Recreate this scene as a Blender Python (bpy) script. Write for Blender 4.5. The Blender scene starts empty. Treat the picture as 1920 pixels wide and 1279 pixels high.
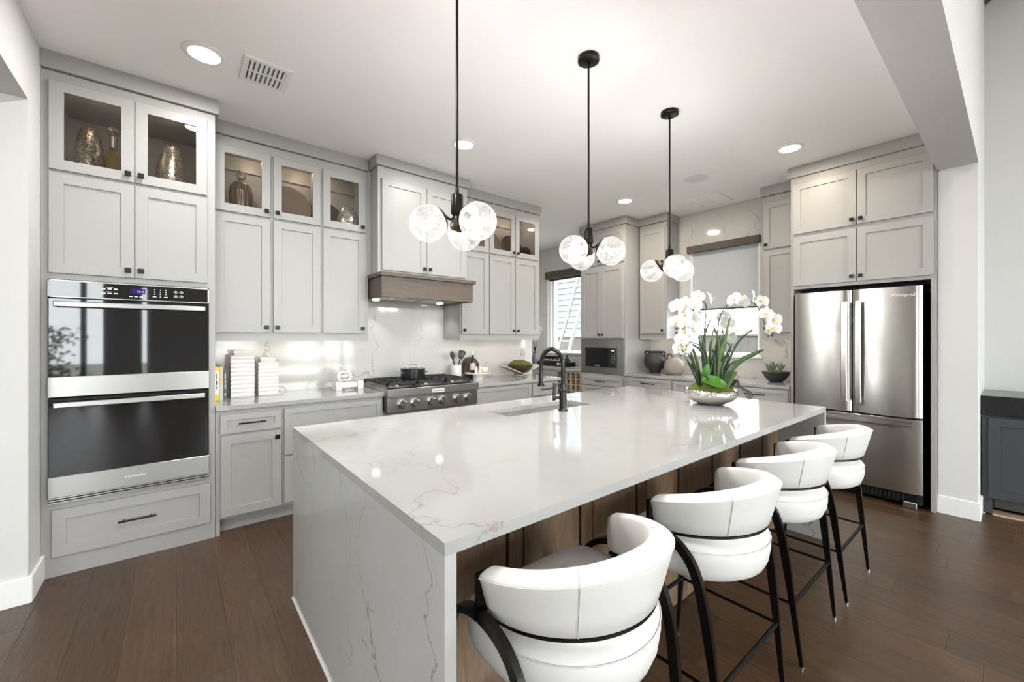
import bpy, bmesh, math, random
from mathutils import Vector, Matrix
R = math.radians
random.seed(7)
S = bpy.context.scene
C = S.collection

# ------------------------------------------------------------------ camera
cam_d = bpy.data.cameras.new('camera')
cam_d.sensor_width = 36.0
cam_d.lens = 773.0 / 1920.0 * 36.0
cam_d.shift_y = -5.5 / 1920.0
cam_d.clip_start = 0.05
cam = bpy.data.objects.new('camera', cam_d)
C.objects.link(cam)
cam.location = (0, 0, 1.39)
cam.rotation_euler = (R(90), 0, R(50.87 - 90))
S.camera = cam

# ------------------------------------------------------------------ world / light / exposure
SKY = 9.5
w = bpy.data.worlds.new('sky'); S.world = w; w.use_nodes = True
bg = w.node_tree.nodes['Background']
bg.inputs[0].default_value = (0.95, 0.978, 1.0, 1)
bg.inputs[1].default_value = SKY
S.view_settings.view_transform = 'Standard'
S.view_settings.look = 'None'
S.view_settings.gamma = 1.0
S.view_settings.use_curve_mapping = False
S.view_settings.exposure = 0.80
cy = S.cycles
cy.use_denoising = True
cy.max_bounces = 10; cy.diffuse_bounces = 6; cy.glossy_bounces = 5
cy.transparent_max_bounces = 16; cy.transmission_bounces = 6
cy.sample_clamp_indirect = 6.0
cy.caustics_reflective = False; cy.caustics_refractive = False

RECESSED_W = 8.0
BULB_W = 26.0
UNDER_W = 0.05
PUCK_W = 0.5
WARM = (1.0, 0.982, 0.955)
WARM2 = (1.0, 0.80, 0.58)

# ------------------------------------------------------------------ materials
M = {}
def mat(name, col, rough=0.5, metal=0.0, spec=0.5, **kw):
    m = bpy.data.materials.new(name); m.use_nodes = True
    b = m.node_tree.nodes['Principled BSDF']
    b.inputs['Base Color'].default_value = (*col, 1)
    b.inputs['Roughness'].default_value = rough
    b.inputs['Metallic'].default_value = metal
    b.inputs['Specular IOR Level'].default_value = spec
    for k, v in kw.items():
        b.inputs[k.replace('_', ' ')].default_value = v
    M[name] = m
    return m
class NT:
    def __init__(s, m):
        s.t = m.node_tree; s.n = s.t.nodes; s.l = s.t.links
        s.b = s.n.get('Principled BSDF')
    def new(s, ty, **kw):
        n = s.n.new(ty)
        for k, v in kw.items(): setattr(n, k, v)
        return n
    def link(s, a, b): s.l.new(a, b)
    def val(s, sock, v): sock.default_value = v
    def mapping(s, coord='Object', scale=(1, 1, 1), rot=(0, 0, 0), rand=False):
        tc = s.new('ShaderNodeTexCoord'); mp = s.new('ShaderNodeMapping')
        mp.inputs['Scale'].default_value = scale; mp.inputs['Rotation'].default_value = rot
        s.link(tc.outputs[coord], mp.inputs['Vector'])
        if rand:
            oi = s.new('ShaderNodeObjectInfo'); mu = s.new('ShaderNodeMath', operation='MULTIPLY'); mu.inputs[1].default_value = 37.0
            s.link(oi.outputs['Random'], mu.inputs[0]); cb = s.new('ShaderNodeCombineXYZ')
            for i in range(3): s.link(mu.outputs[0], cb.inputs[i])
            s.link(cb.outputs[0], mp.inputs['Location'])
        return mp.outputs[0]
    def noise(s, vec, scale, detail=4, rough=0.5, dist=0.0):
        n = s.new('ShaderNodeTexNoise'); n.inputs['Scale'].default_value = scale; n.inputs['Detail'].default_value = detail
        n.inputs['Roughness'].default_value = rough; n.inputs['Distortion'].default_value = dist
        s.link(vec, n.inputs['Vector']); return n.outputs['Fac'], n.outputs['Color']
    def ramp(s, fac, stops, interp='LINEAR'):
        r = s.new('ShaderNodeValToRGB'); cr = r.color_ramp; cr.interpolation = interp
        while len(cr.elements) < len(stops): cr.elements.new(0.5)
        for e, (p, c) in zip(cr.elements, stops):
            e.position = p; e.color = (*c, 1) if len(c) == 3 else c
        s.link(fac, r.inputs[0]); return r.outputs[0]
    def mix(s, fac, a, b, blend='MIX'):
        m = s.new('ShaderNodeMix', data_type='RGBA', blend_type=blend)
        for i, v in ((0, fac), (6, a), (7, b)):
            if hasattr(v, 'is_linked'): s.link(v, m.inputs[i])
            elif isinstance(v, (int, float)): m.inputs[i].default_value = v
            else: m.inputs[i].default_value = (*v, 1)
        return m.outputs[2]
    def math(s, op, a, b=0.0):
        m = s.new('ShaderNodeMath', operation=op)
        for i, v in ((0, a), (1, b)):
            if hasattr(v, 'is_linked'): s.link(v, m.inputs[i])
            else: m.inputs[i].default_value = v
        return m.outputs[0]
    def bump(s, h, strength=0.2, dist=0.01):
        b = s.new('ShaderNodeBump'); b.inputs['Strength'].default_value = strength; b.inputs['Distance'].default_value = dist
        s.link(h, b.inputs['Height']); s.link(b.outputs[0], s.b.inputs['Normal'])

mat('paint', (0.345, 0.340, 0.327), 0.40, spec=0.45)
def wallpaint(name, col):
    m = mat(name, col, 0.75, spec=0.25); t = NT(m); v = t.mapping()
    f, _ = t.noise(v, 90, 3); t.bump(f, 0.06, 0.004)
wallpaint('wall_white', (0.61, 0.607, 0.597))
wallpaint('ceiling_white', (0.89, 0.885, 0.875))
mat('trim_white', (0.80, 0.80, 0.79), 0.4)
mat('window_white', (0.85, 0.85, 0.85), 0.4)

def quartz(name, vein=1.0, tint=(0.345, 0.343, 0.337)):
    m = mat(name, tint, 0.07, spec=0.5); t = NT(m)
    v = t.mapping('Object', (1, 1, 1), (0.22, 0.2, 0.4))
    _, nc = t.noise(v, 1.9, 10, 0.57)
    sub = t.new('ShaderNodeVectorMath', operation='SUBTRACT'); t.link(nc, sub.inputs[0]); sub.inputs[1].default_value = (.5, .5, .5)
    sc = t.new('ShaderNodeVectorMath', operation='SCALE'); t.link(sub.outputs[0], sc.inputs[0]); sc.inputs['Scale'].default_value = 0.75
    ad = t.new('ShaderNodeVectorMath', operation='ADD'); t.link(v, ad.inputs[0]); t.link(sc.outputs[0], ad.inputs[1])
    mp = t.new('ShaderNodeMapping'); mp.inputs['Scale'].default_value = (1.5, 1.9, 0.62); t.link(ad.outputs[0], mp.inputs['Vector'])
    def vor(scale, width):
        n = t.new('ShaderNodeTexVoronoi', feature='DISTANCE_TO_EDGE'); n.inputs['Scale'].default_value = scale
        t.link(mp.outputs[0], n.inputs['Vector'])
        return t.ramp(n.outputs['Distance'], [(0.0, (1, 1, 1)), (width * .35, (.55, .55, .55)), (width, (0, 0, 0))])
    mask, _ = t.noise(v, 1.3, 3, 0.6); mask = t.ramp(mask, [(0.40, (0, 0, 0)), (0.58, (1, 1, 1))])
    mask2, _ = t.noise(v, 2.9, 4, 0.65); mask2 = t.ramp(mask2, [(0.46, (0, 0, 0)), (0.66, (1, 1, 1))])
    a = t.math('MULTIPLY', vor(1.05, 0.0105), mask)
    b = t.math('MULTIPLY', vor(2.6, 0.010), mask2)
    b = t.math('MULTIPLY', b, 0.55)
    f = t.math('MAXIMUM', a, b); f = t.math('MULTIPLY', f, 0.80 * vein)
    cl, _ = t.noise(v, 2.2, 5, 0.6)
    base = t.mix(t.ramp(cl, [(0.35, (0, 0, 0)), (0.75, (1, 1, 1))]), tint, tuple(c * q for c, q in zip(tint, (0.93, 0.925, 0.915))))
    col = t.mix(f, base, (0.23, 0.205, 0.18))
    t.link(col, t.b.inputs['Base Color'])
quartz('quartz'); quartz('quartz_side', 1.2, (0.43, 0.427, 0.42)); quartz('quartz_wall', 1.15, (0.55, 0.54, 0.515))  # waterfall copy of the counter slab, its tint set apart for the shaded face

def wood(name, c1, c2, c3, scale=(1, 1, 1), rough=0.45, rand=True, bump=0.15, grain=18, coat=0.0):
    m = mat(name, c1, rough); t = NT(m); v = t.mapping('Object', scale, rand=rand)
    f, _ = t.noise(v, grain, 6, 0.62, 0.4)
    g, _ = t.noise(v, grain * 0.22, 3, 0.5, 1.5)
    h, _ = t.noise(v, grain * 3.5, 3, 0.6)
    col = t.mix(t.ramp(f, [(0.33, (0, 0, 0)), (0.68, (1, 1, 1))]), c1, c2)
    col = t.mix(t.ramp(g, [(0.40, (0, 0, 0)), (0.70, (1, 1, 1))]), col, c3)
    dk = t.ramp(h, [(0.30, (0.72, 0.72, 0.72)), (0.55, (1, 1, 1))]); col = t.mix(1.0, col, dk, 'MULTIPLY')
    if rand:
        oi = t.new('ShaderNodeObjectInfo'); vv = t.ramp(oi.outputs['Random'], [(0, (0.80, 0.80, 0.80)), (1, (1.18, 1.15, 1.12))])
        col = t.mix(1.0, col, vv, 'MULTIPLY')
    t.link(col, t.b.inputs['Base Color'])
    t.b.inputs['Coat Weight'].default_value = coat
    t.bump(t.math('ADD', f, h), bump, 0.004)
wood('floor_wood', (0.050, 0.029, 0.016), (0.116, 0.072, 0.042), (0.088, 0.050, 0.027), (7.0, 0.55, 1.0), 0.33, True, 0.22, 9)
wood('hood_wood', (0.085, 0.066, 0.054), (0.135, 0.106, 0.086), (0.105, 0.074, 0.053), (1.0, 4, 9), 0.5, False, 0.1, 5)
wood('island_wood', (0.145, 0.084, 0.042), (0.215, 0.150, 0.098), (0.165, 0.125, 0.092), (6, 6, 0.7), 0.38, True, 0.1, 5)
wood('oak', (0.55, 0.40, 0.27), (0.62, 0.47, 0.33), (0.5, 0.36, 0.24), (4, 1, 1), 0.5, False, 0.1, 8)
wood('walnut', (0.040, 0.022, 0.015), (0.070, 0.038, 0.024), (0.05, 0.028, 0.018), (1, 1, 5), 0.5, False, 0.1, 12)
wood('valance_wood', (0.060, 0.046, 0.037), (0.088, 0.068, 0.055), (0.07, 0.052, 0.04), (1, 1, 9), 0.55, False, 0.1, 9)
wood('rack_wood', (0.40, 0.33, 0.25), (0.46, 0.38, 0.29), (0.38, 0.30, 0.22), (1, 1, 3), 0.5, False, 0.05, 6)

def steel(name, col, rough, aniso=0.75):
    m = mat(name, col, rough, 1.0); t = NT(m)
    t.b.inputs['Anisotropic'].default_value = aniso; t.b.inputs['Anisotropic Rotation'].default_value = 0.25
    tg = t.new('ShaderNodeTangent', direction_type='RADIAL', axis='Z'); t.link(tg.outputs[0], t.b.inputs['Tangent'])
    v = t.mapping('Object', (1.0, 1.0, 120)); f, _ = t.noise(v, 6, 3); t.bump(f, 0.015, 0.002)
steel('steel', (0.47, 0.455, 0.43), 0.25); steel('steel_bright', (0.34, 0.333, 0.32), 0.30, 0.6); steel('steel_dark', (0.33, 0.325, 0.31), 0.30)
mat('chrome', (0.80, 0.79, 0.77), 0.08, 1.0)
mat('silver_hammered', (0.82, 0.78, 0.74), 0.07, 1.0)
t = NT(M['silver_hammered']); vv = t.new('ShaderNodeTexVoronoi'); vv.inputs['Scale'].default_value = 55; t.link(t.mapping(), vv.inputs['Vector']); t.bump(vv.outputs['Distance'], 0.25, 0.01)
mat('black_metal', (0.012, 0.012, 0.012), 0.38, 0.6)
mat('bronze_metal', (0.020, 0.018, 0.016), 0.32, 0.8); mat('bronze_cap', (0.085, 0.068, 0.052), 0.36, 0.9)
mat('gunmetal', (0.032, 0.031, 0.030), 0.25, 0.9)
mat('cast_iron', (0.018, 0.018, 0.019), 0.55, 0.2)
mat('black_gap', (0.006, 0.006, 0.006), 0.8)
mat('black_glass', (0.006, 0.006, 0.007), 0.03, spec=0.62, IOR=1.5)
mat('pan_black', (0.012, 0.012, 0.014), 0.18)
mat('leather', (0.63, 0.62, 0.60), 0.42, spec=0.4)
t = NT(M['leather']); f, _ = t.noise(t.mapping(), 260, 3); t.bump(f, 0.05, 0.002)
mat('stitch', (0.56, 0.55, 0.53), 0.7)
mat('ceramic_white', (0.64, 0.625, 0.595), 0.35)
mat('marble_white', (0.66, 0.64, 0.615), 0.25)
mat('ceramic_black', (0.022, 0.021, 0.020), 0.55)
mat('ceramic_beige', (0.34, 0.30, 0.25), 0.7)
t = NT(M['ceramic_beige']); f, _ = t.noise(t.mapping(), 14, 5, 0.7); t.link(t.mix(f, (0.17, 0.15, 0.125), (0.33, 0.29, 0.245)), t.b.inputs['Base Color'])
mat('bowl_grey', (0.030, 0.031, 0.035), 0.55)
mat('plate_brown', (0.17, 0.128, 0.098), 0.35)
mat('grey_wood', (0.46, 0.43, 0.40), 0.6)
mat('moss', (0.09, 0.13, 0.015), 0.95)
t = NT(M['moss']); f, _ = t.noise(t.mapping(), 60, 4, 0.7); t.link(t.ramp(f, [(0.3, (0.014, 0.022, 0.003)), (0.68, (0.135, 0.165, 0.020))]), t.b.inputs['Base Color'])
mat('leaf', (0.045, 0.12, 0.018), 0.35)
t = NT(M['leaf']); oi = t.new('ShaderNodeObjectInfo'); t.link(t.ramp(oi.outputs['Random'], [(0.0, (0.012, 0.032, 0.008)), (0.55, (0.036, 0.080, 0.012)), (1.0, (0.095, 0.130, 0.026))]), t.b.inputs['Base Color'])
mat('leaf_bright', (0.034, 0.125, 0.006), 0.28)
mat('leaf_dark', (0.012, 0.030, 0.012), 0.35)
mat('succulent', (0.27, 0.31, 0.25), 0.5)
mat('stem', (0.055, 0.050, 0.028), 0.6)
mat('petal', (0.62, 0.616, 0.595), 0.5, Subsurface_Weight=0.0)
mat('petal_lip', (0.74, 0.60, 0.30), 0.5)
mat('rubber', (0.03, 0.03, 0.03), 0.7)
mat('fabric_shade', (0.50, 0.51, 0.52), 0.9)
t = NT(M['fabric_shade']); f, _ = t.noise(t.mapping('Object', (1, 30, 260)), 4, 3); f2, _ = t.noise(t.mapping('Object', (1, 260, 30)), 4, 3)
t.link(t.ramp(t.math('ADD', f, f2), [(0.7, (0.36, 0.385, 0.41)), (1.3, (0.47, 0.495, 0.52))]), t.b.inputs['Base Color'])
mat('charcoal_paint', (0.045, 0.047, 0.051), 0.42)
mat('granite_black', (0.010, 0.010, 0.011), 0.18)
t = NT(M['granite_black']); f, _ = t.noise(t.mapping(), 70, 3, 0.7); t.link(t.ramp(f, [(0.66, (0.012, 0.012, 0.013)), (0.76, (0.30, 0.30, 0.31))]), t.b.inputs['Base Color'])
mat('granite_slate', (0.10, 0.10, 0.095), 0.3)
mat('siding_paint', (0.080, 0.108, 0.122), 0.7); mat('stone_base', (0.050, 0.047, 0.043), 0.9); mat('house_trim', (0.20, 0.20, 0.195), 0.6)
mat('brick_dark', (0.10, 0.11, 0.09), 0.9); mat('aluminium', (0.20, 0.195, 0.165), 0.45, 0.0)
mat('ground', (0.28, 0.27, 0.24), 0.95)
mat('shrub_leaf', (0.045, 0.11, 0.025), 0.6)
mat('book_yellow', (0.75, 0.58, 0.05), 0.5); mat('book_white', (0.82, 0.81, 0.77), 0.5); mat('book_tan', (0.62, 0.50, 0.33), 0.6); mat('book_sage', (0.55, 0.57, 0.50), 0.6); mat('book_slate', (0.075, 0.085, 0.10), 0.5); mat('paper', (0.72, 0.68, 0.60), 0.8)
mat('ink', (0.03, 0.03, 0.03), 0.6); mat('ink_light', (0.75, 0.75, 0.75), 0.5)
mat('bottle_brown', (0.030, 0.010, 0.006), 0.1)
mat('salt_glass', (0.62, 0.52, 0.38), 0.2)
mat('sink_steel', (0.40, 0.375, 0.345), 0.35, 0.35)
mat('concrete_plate', (0.7, 0.7, 0.69), 0.6)

def emit(name, col, s):
    m = bpy.data.materials.new(name); m.use_nodes = True; n = m.node_tree
    n.nodes.remove(n.nodes['Principled BSDF']); e = n.nodes.new('ShaderNodeEmission')
    e.inputs[0].default_value = (*col, 1); e.inputs[1].default_value = s
    n.links.new(e.outputs[0], n.nodes['Material Output'].inputs[0]); M[name] = m
emit('lamp_disc', (1, 0.95, 0.88), 9.0); emit('bulb_glow', (1, 0.92, 0.80), 7.0); emit('puck_glow', (1, 0.88, 0.7), 6.0)
emit('display_blue', (0.25, 0.30, 1.0), 2.2); emit('display_violet', (0.10, 0.05, 0.30), 0.35); emit('display_white', (0.8, 0.85, 1.0), 1.2)

def thin_glass(name, tint=(0.97, 0.98, 0.98), ior=1.45, rough=0.0):
    m = bpy.data.materials.new(name); m.use_nodes = True; n = m.node_tree; N = n.nodes
    N.remove(N['Principled BSDF'])
    tr = N.new('ShaderNodeBsdfTransparent'); tr.inputs[0].default_value = (*tint, 1)
    gl = N.new('ShaderNodeBsdfGlossy'); gl.inputs['Roughness'].default_value = rough
    f0 = ((ior - 1) / (ior + 1)) ** 2 * 0.75
    lw = N.new('ShaderNodeLayerWeight'); lw.inputs[0].default_value = 0.5; pw = N.new('ShaderNodeMath'); pw.operation = 'POWER'; pw.inputs[1].default_value = 5.0
    ma = N.new('ShaderNodeMath'); ma.operation = 'MULTIPLY_ADD'; ma.inputs[1].default_value = 0.9 - f0; ma.inputs[2].default_value = f0; mx = N.new('ShaderNodeMixShader')
    n.links.new(lw.outputs['Facing'], pw.inputs[0]); n.links.new(pw.outputs[0], ma.inputs[0]); n.links.new(ma.outputs[0], mx.inputs[0]); n.links.new(tr.outputs[0], mx.inputs[1]); n.links.new(gl.outputs[0], mx.inputs[2])
    n.links.new(mx.outputs[0], N['Material Output'].inputs[0]); M[name] = m
thin_glass('window_glass'); thin_glass('cabinet_glass', (0.93, 0.92, 0.90), 1.5); thin_glass('clear_glass', (0.92, 0.94, 0.94), 1.6)
thin_glass('smoke_glass', (0.42, 0.37, 0.31), 1.6); thin_glass('amber_glass', (0.88, 0.76, 0.44), 1.6)

def crackle(name):
    m = bpy.data.materials.new(name); m.use_nodes = True; t = NT(m); t.n.remove(t.b)
    v = t.mapping('Object', (1, 1, 1))
    _, nc = t.noise(v, 22, 3, 0.6)
    mx0 = t.mix(0.035, v, nc)
    vo = t.new('ShaderNodeTexVoronoi', feature='DISTANCE_TO_EDGE'); vo.inputs['Scale'].default_value = 190; t.link(mx0, vo.inputs['Vector'])
    lines = t.ramp(vo.outputs['Distance'], [(0.0, (1, 1, 1)), (0.20, (0, 0, 0))])
    lw = t.new('ShaderNodeLayerWeight'); lw.inputs[0].default_value = 0.35
    big, _ = t.noise(v, 30, 2, 0.5); big = t.ramp(big, [(0.42, (0, 0, 0)), (0.58, (1, 1, 1))])
    f = t.math('MULTIPLY', lines, 0.60); f = t.math('ADD', f, 0.05)
    f = t.math('ADD', f, t.math('MULTIPLY', big, 0.15))
    f = t.math('ADD', f, t.math('MULTIPLY', t.math('POWER', lw.outputs['Facing'], 2.0), 0.55)); f = t.math('MINIMUM', f, 0.9)
    tr = t.new('ShaderNodeBsdfTransparent'); tl = t.new('ShaderNodeBsdfTranslucent'); tl.inputs[0].default_value = (0.032, 0.0315, 0.0305, 1)
    m1 = t.new('ShaderNodeMixShader'); t.link(f, m1.inputs[0]); t.link(tr.outputs[0], m1.inputs[1]); t.link(tl.outputs[0], m1.inputs[2])
    gl = t.new('ShaderNodeBsdfGlossy'); gl.inputs['Roughness'].default_value = 0.05
    fr_ = t.math('ADD', t.math('MULTIPLY', t.math('POWER', lw.outputs['Facing'], 4.0), 0.5), 0.03)
    m2 = t.new('ShaderNodeMixShader'); t.link(fr_, m2.inputs[0]); t.link(m1.outputs[0], m2.inputs[1]); t.link(gl.outputs[0], m2.inputs[2])
    t.link(m2.outputs[0], t.n['Material Output'].inputs[0]); M[name] = m
crackle('crackle_glass')

def mercury(name, dark, light):
    m = mat(name, light, 0.15, 0.85); t = NT(m); v = t.mapping('Object', (1, 1, 0.8))
    f, _ = t.noise(v, 95, 3, 0.6, 1.5)
    t.link(t.ramp(f, [(0.40, dark), (0.52, tuple(.5 * (a + b) for a, b in zip(dark, light))), (0.62, light)]), t.b.inputs['Base Color'])
    t.link(t.ramp(f, [(0.42, (0, 0, 0)), (0.6, (1, 1, 1))]), t.b.inputs['Metallic']); t.bump(f, 0.3, 0.004)
mercury('mercury_brown', (0.020, 0.015, 0.009), (0.62, 0.56, 0.48)); mercury('mercury_silver', (0.05, 0.045, 0.04), (0.80, 0.78, 0.74)); mercury('mercury_gold', (0.06, 0.05, 0.03), (0.7, 0.62, 0.45))
mat('ribbed_bronze', (0.10, 0.066, 0.042), 0.28, 0.25)

# ------------------------------------------------------------------ mesh helpers
class MB:
    def __init__(s): s.v = []; s.f = []; s.m = []
    def face(s, pts, mi=0):
        i = len(s.v); s.v += [tuple(p) for p in pts]; s.f.append(tuple(range(i, i + len(pts)))); s.m.append(mi)
    def box(s, x0, x1, y0, y1, z0, z1, mi=0):
        x0, x1 = min(x0, x1), max(x0, x1); y0, y1 = min(y0, y1), max(y0, y1); z0, z1 = min(z0, z1), max(z0, z1)
        i = len(s.v)
        s.v += [(x0, y0, z0), (x1, y0, z0), (x1, y1, z0), (x0, y1, z0), (x0, y0, z1), (x1, y0, z1), (x1, y1, z1), (x0, y1, z1)]
        for q in ((0, 3, 2, 1), (4, 5, 6, 7), (0, 1, 5, 4), (1, 2, 6, 5), (2, 3, 7, 6), (3, 0, 4, 7)):
            s.f.append(tuple(i + k for k in q)); s.m.append(mi)
        return s
    def rings(s, rings, closed=True, cap0=True, cap1=True, mi=0):
        n = len(rings[0]); i = len(s.v)
        for r in rings: s.v += [tuple(p) for p in r]
        for a in range(len(rings) - 1):
            for k in range(n if closed else n - 1):
                k2 = (k + 1) % n
                s.f.append((i + a * n + k, i + a * n + k2, i + (a + 1) * n + k2, i + (a + 1) * n + k)); s.m.append(mi)
        if cap0: s.f.append(tuple(i + k for k in reversed(range(n)))); s.m.append(mi)
        if cap1: s.f.append(tuple(i + (len(rings) - 1) * n + k for k in range(n))); s.m.append(mi)
        return s
    def lathe(s, prof, c=(0, 0, 0), n=24, mi=0, cap0=True, cap1=True, fn=None):
        rr = []
        for r, z in prof:
            ring = []
            for k in range(n):
                a = 2 * math.pi * k / n; q = r * (fn(a, z) if fn else 1.0)
                ring.append((c[0] + q * math.cos(a), c[1] + q * math.sin(a), c[2] + z))
            rr.append(ring)
        return s.rings(rr, True, cap0, cap1, mi)
    def cyl(s, c, r, h, n=20, axis='z', mi=0, r2=None):
        r2 = r if r2 is None else r2; rr = []
        for q, t in ((r, 0), (r2, h)):
            ring = []
            for k in range(n):
                a = 2 * math.pi * k / n; u, v = q * math.cos(a), q * math.sin(a)
                p = {'z': (u, v, t), 'y': (v, t, u), 'x': (t, u, v)}[axis]
                ring.append((c[0] + p[0], c[1] + p[1], c[2] + p[2]))
            rr.append(ring)
        return s.rings(rr, True, True, True, mi)
    def tube(s, pts, r, n=10, mi=0, prof=None):
        P = [Vector(p) for p in pts]; m = len(P)
        rad = r if hasattr(r, '__len__') else [r] * m
        T = []
        for i in range(m):
            d = (P[min(i + 1, m - 1)] - P[max(i - 1, 0)]); T.append(d.normalized())
        ref = Vector((0, 0, 1)) if abs(T[0].z) < 0.9 else Vector((1, 0, 0))
        N = (ref - T[0] * ref.dot(T[0])).normalized(); rr = []
        for i in range(m):
            N = (N - T[i] * N.dot(T[i])).normalized(); B = T[i].cross(N)
            if prof is None: ring = [P[i] + (N * math.cos(2 * math.pi * k / n) + B * math.sin(2 * math.pi * k / n)) * rad[i] for k in range(n)]
            else: ring = [P[i] + (N * a + B * b) * rad[i] for a, b in prof]
            rr.append(ring)
        return s.rings(rr, True, True, True, mi)
    def build(s, name, mats, parent=None, smooth=False, bevel=0.0, seg=1, loc=None, rot=None, angle=35, recalc=True):
        me = bpy.data.meshes.new(name)
        me.from_pydata(s.v, [], s.f)
        if not isinstance(mats, (list, tuple)): mats = [mats]
        for x in mats: me.materials.append(M[x])
        for p, mi in zip(me.polygons, s.m): p.material_index = mi
        bm = bmesh.new(); bm.from_mesh(me)
        if recalc: bmesh.ops.recalc_face_normals(bm, faces=bm.faces)
        if bevel > 0:
            es = [e for e in bm.edges if len(e.link_faces) == 2 and e.calc_face_angle(0) > 0.6]
            bmesh.ops.bevel(bm, geom=es, offset=bevel, offset_type='OFFSET', segments=seg, profile=0.5, affect='EDGES', clamp_overlap=True)
        bm.to_mesh(me); bm.free()
        if smooth:
            for p in me.polygons: p.use_smooth = True
            me.set_sharp_from_angle(angle=R(angle))
        o = bpy.data.objects.new(name, me); C.objects.link(o)
        if parent is not None: o.parent = parent
        if loc: o.location = loc
        if rot: o.rotation_euler = rot
        return o

def smooth_path(pts, k=6):
    P = [Vector(p) for p in pts]; out = []
    for i in range(len(P) - 1):
        p0 = P[max(i - 1, 0)]; p1 = P[i]; p2 = P[i + 1]; p3 = P[min(i + 2, len(P) - 1)]
        for j in range(k):
            t = j / k
            out.append(0.5 * ((2 * p1) + (p2 - p0) * t + (2 * p0 - 5 * p1 + 4 * p2 - p3) * t * t + (3 * p1 - p0 - 3 * p2 + p3) * t ** 3))
    out.append(P[-1]); return out

def tag(o, label, cat, group=None):
    o['label'] = label; o['category'] = cat
    if group: o['group'] = group
    return o
def thing(name, label, cat, loc=(0, 0, 0), rz=0.0, group=None):
    o = bpy.data.objects.new(name, None); C.objects.link(o)
    o.location = loc; o.rotation_euler = (0, 0, rz); o.empty_display_size = 0.1
    return tag(o, label, cat, group)
def struct(o): o['kind'] = 'structure'; return o
def children(o): return [c for c in bpy.data.objects if c.parent == o]
def copy_tree(o, parent=None, label=None):
    c = o.copy(); C.objects.link(c)
    if parent is not None: c.parent = parent
    if label: c['label'] = label
    for ch in children(o): copy_tree(ch, c)
    return c
def lamp(name, kind, energy, col, parent, loc, **kw):
    d = bpy.data.lights.new(name, kind); d.energy = energy; d.color = col
    rot = kw.pop('rot', None)
    for k, v in kw.items(): setattr(d, k, v)
    o = bpy.data.objects.new(name, d); C.objects.link(o); o.parent = parent; o.location = loc
    if rot: o.rotation_euler = rot
    return o
def text(name, body, size, matname, parent, loc, rot, depth=0.0006, sx=1.0):
    cu = bpy.data.curves.new(name, 'FONT'); cu.body = body; cu.size = size; cu.extrude = depth; cu.align_x = 'CENTER'; cu.align_y = 'CENTER'
    o = bpy.data.objects.new(name, cu); me = bpy.data.meshes.new_from_object(o); bpy.data.objects.remove(o); bpy.data.curves.remove(cu)
    me.name = name; me.materials.clear(); me.materials.append(M[matname])
    o = bpy.data.objects.new(name, me); C.objects.link(o); o.parent = parent; o.location = loc; o.rotation_euler = rot; o.scale = (sx, 1, 1)
    return o
FACE_Y = (R(90), 0, 0)      # text lying on a surface that faces -y

# ------------------------------------------------------------------ room shell
# world: x runs along the range wall, y towards the range wall, z up
def wallbox(name, boxes, m, bevel=0):
    b = MB()
    for q in boxes: b.box(*q)
    return struct(b.build(name, m, bevel=bevel))
CH = 3.05
wallbox('ground_outside', [(-30, 30, -30, 30, -0.35, -0.25)], 'ground').name = 'ground'
floor = wallbox('floor', [(-6.2, 5.8, -5.7, 6.4, -0.25, -0.003)], 'floor_wood')
wallbox('ceiling', [(-6.2, 5.6, 0.40, 6.4, CH, CH + 0.2)], 'ceiling_white')
wallbox('ceiling_great_room', [(-6.2, 5.8, -5.7, 0.30, 4.7, 4.9)], 'ceiling_white')
# dropped beam and column on the right, wall of the taller room behind it
wallbox('wall_beam', [(-6.2, 5.7, 0.192, 0.412, 2.727, 4.75)], 'wall_white')
wallbox('wall_column', [(4.716, 5.70, 0.192, 0.412, 0, 2.727)], 'wall_white', 0.004)
wallbox('wall_great_room', [(5.56, 5.75, -5.7, 0.192, 0, 4.75)], 'wall_white')
b = MB(); b.box(4.704, 5.56, 0.180, 0.412, 0, 0.14); struct(b.build('baseboard_column', 'trim_white', bevel=0.003))
b = MB(); b.rings([[(x_, .19, 4.335), (x_, .19, 4.70), (x_, -.16, 4.70), (x_, -.16, 4.62)] for x_ in (5.2, 5.559)]); struct(b.build('trim_1', 'valance_wood'))
# range wall, its white end and the nook behind
wallbox('wall_range', [(-1.0, 3.785, 4.215, 4.34, 0, CH)], 'wall_white')
bs = MB(); bs.box(0.21, 3.64, 4.195, 4.215, 0.90, 2.0); struct(bs.build('wall_backsplash', 'quartz_wall'))
wallbox('wall_nook', [(-1.0, 5.6, 6.205, 6.35, 0, CH)], 'wall_white'); wallbox('wall_nook_side', [(-1.0, -0.8, 4.34, 6.2, 0, CH)], 'wall_white')
# left wall: pier beside the ovens, header over the opening
wallbox('wall_left', [(-1.02, -0.605, 3.285, 4.34, 0, CH)], 'wall_white'); wallbox('wall_header', [(-1.02, -0.605, -5.6, 3.285, 2.645, CH)], 'wall_white')
b = MB(); b.box(-1.04, -0.588, 3.269, 3.285, 0, 0.14); b.box(-0.604, -0.588, 3.285, 3.54, 0, 0.14); struct(b.build('baseboard_left', 'trim_white', bevel=0.003))
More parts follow.
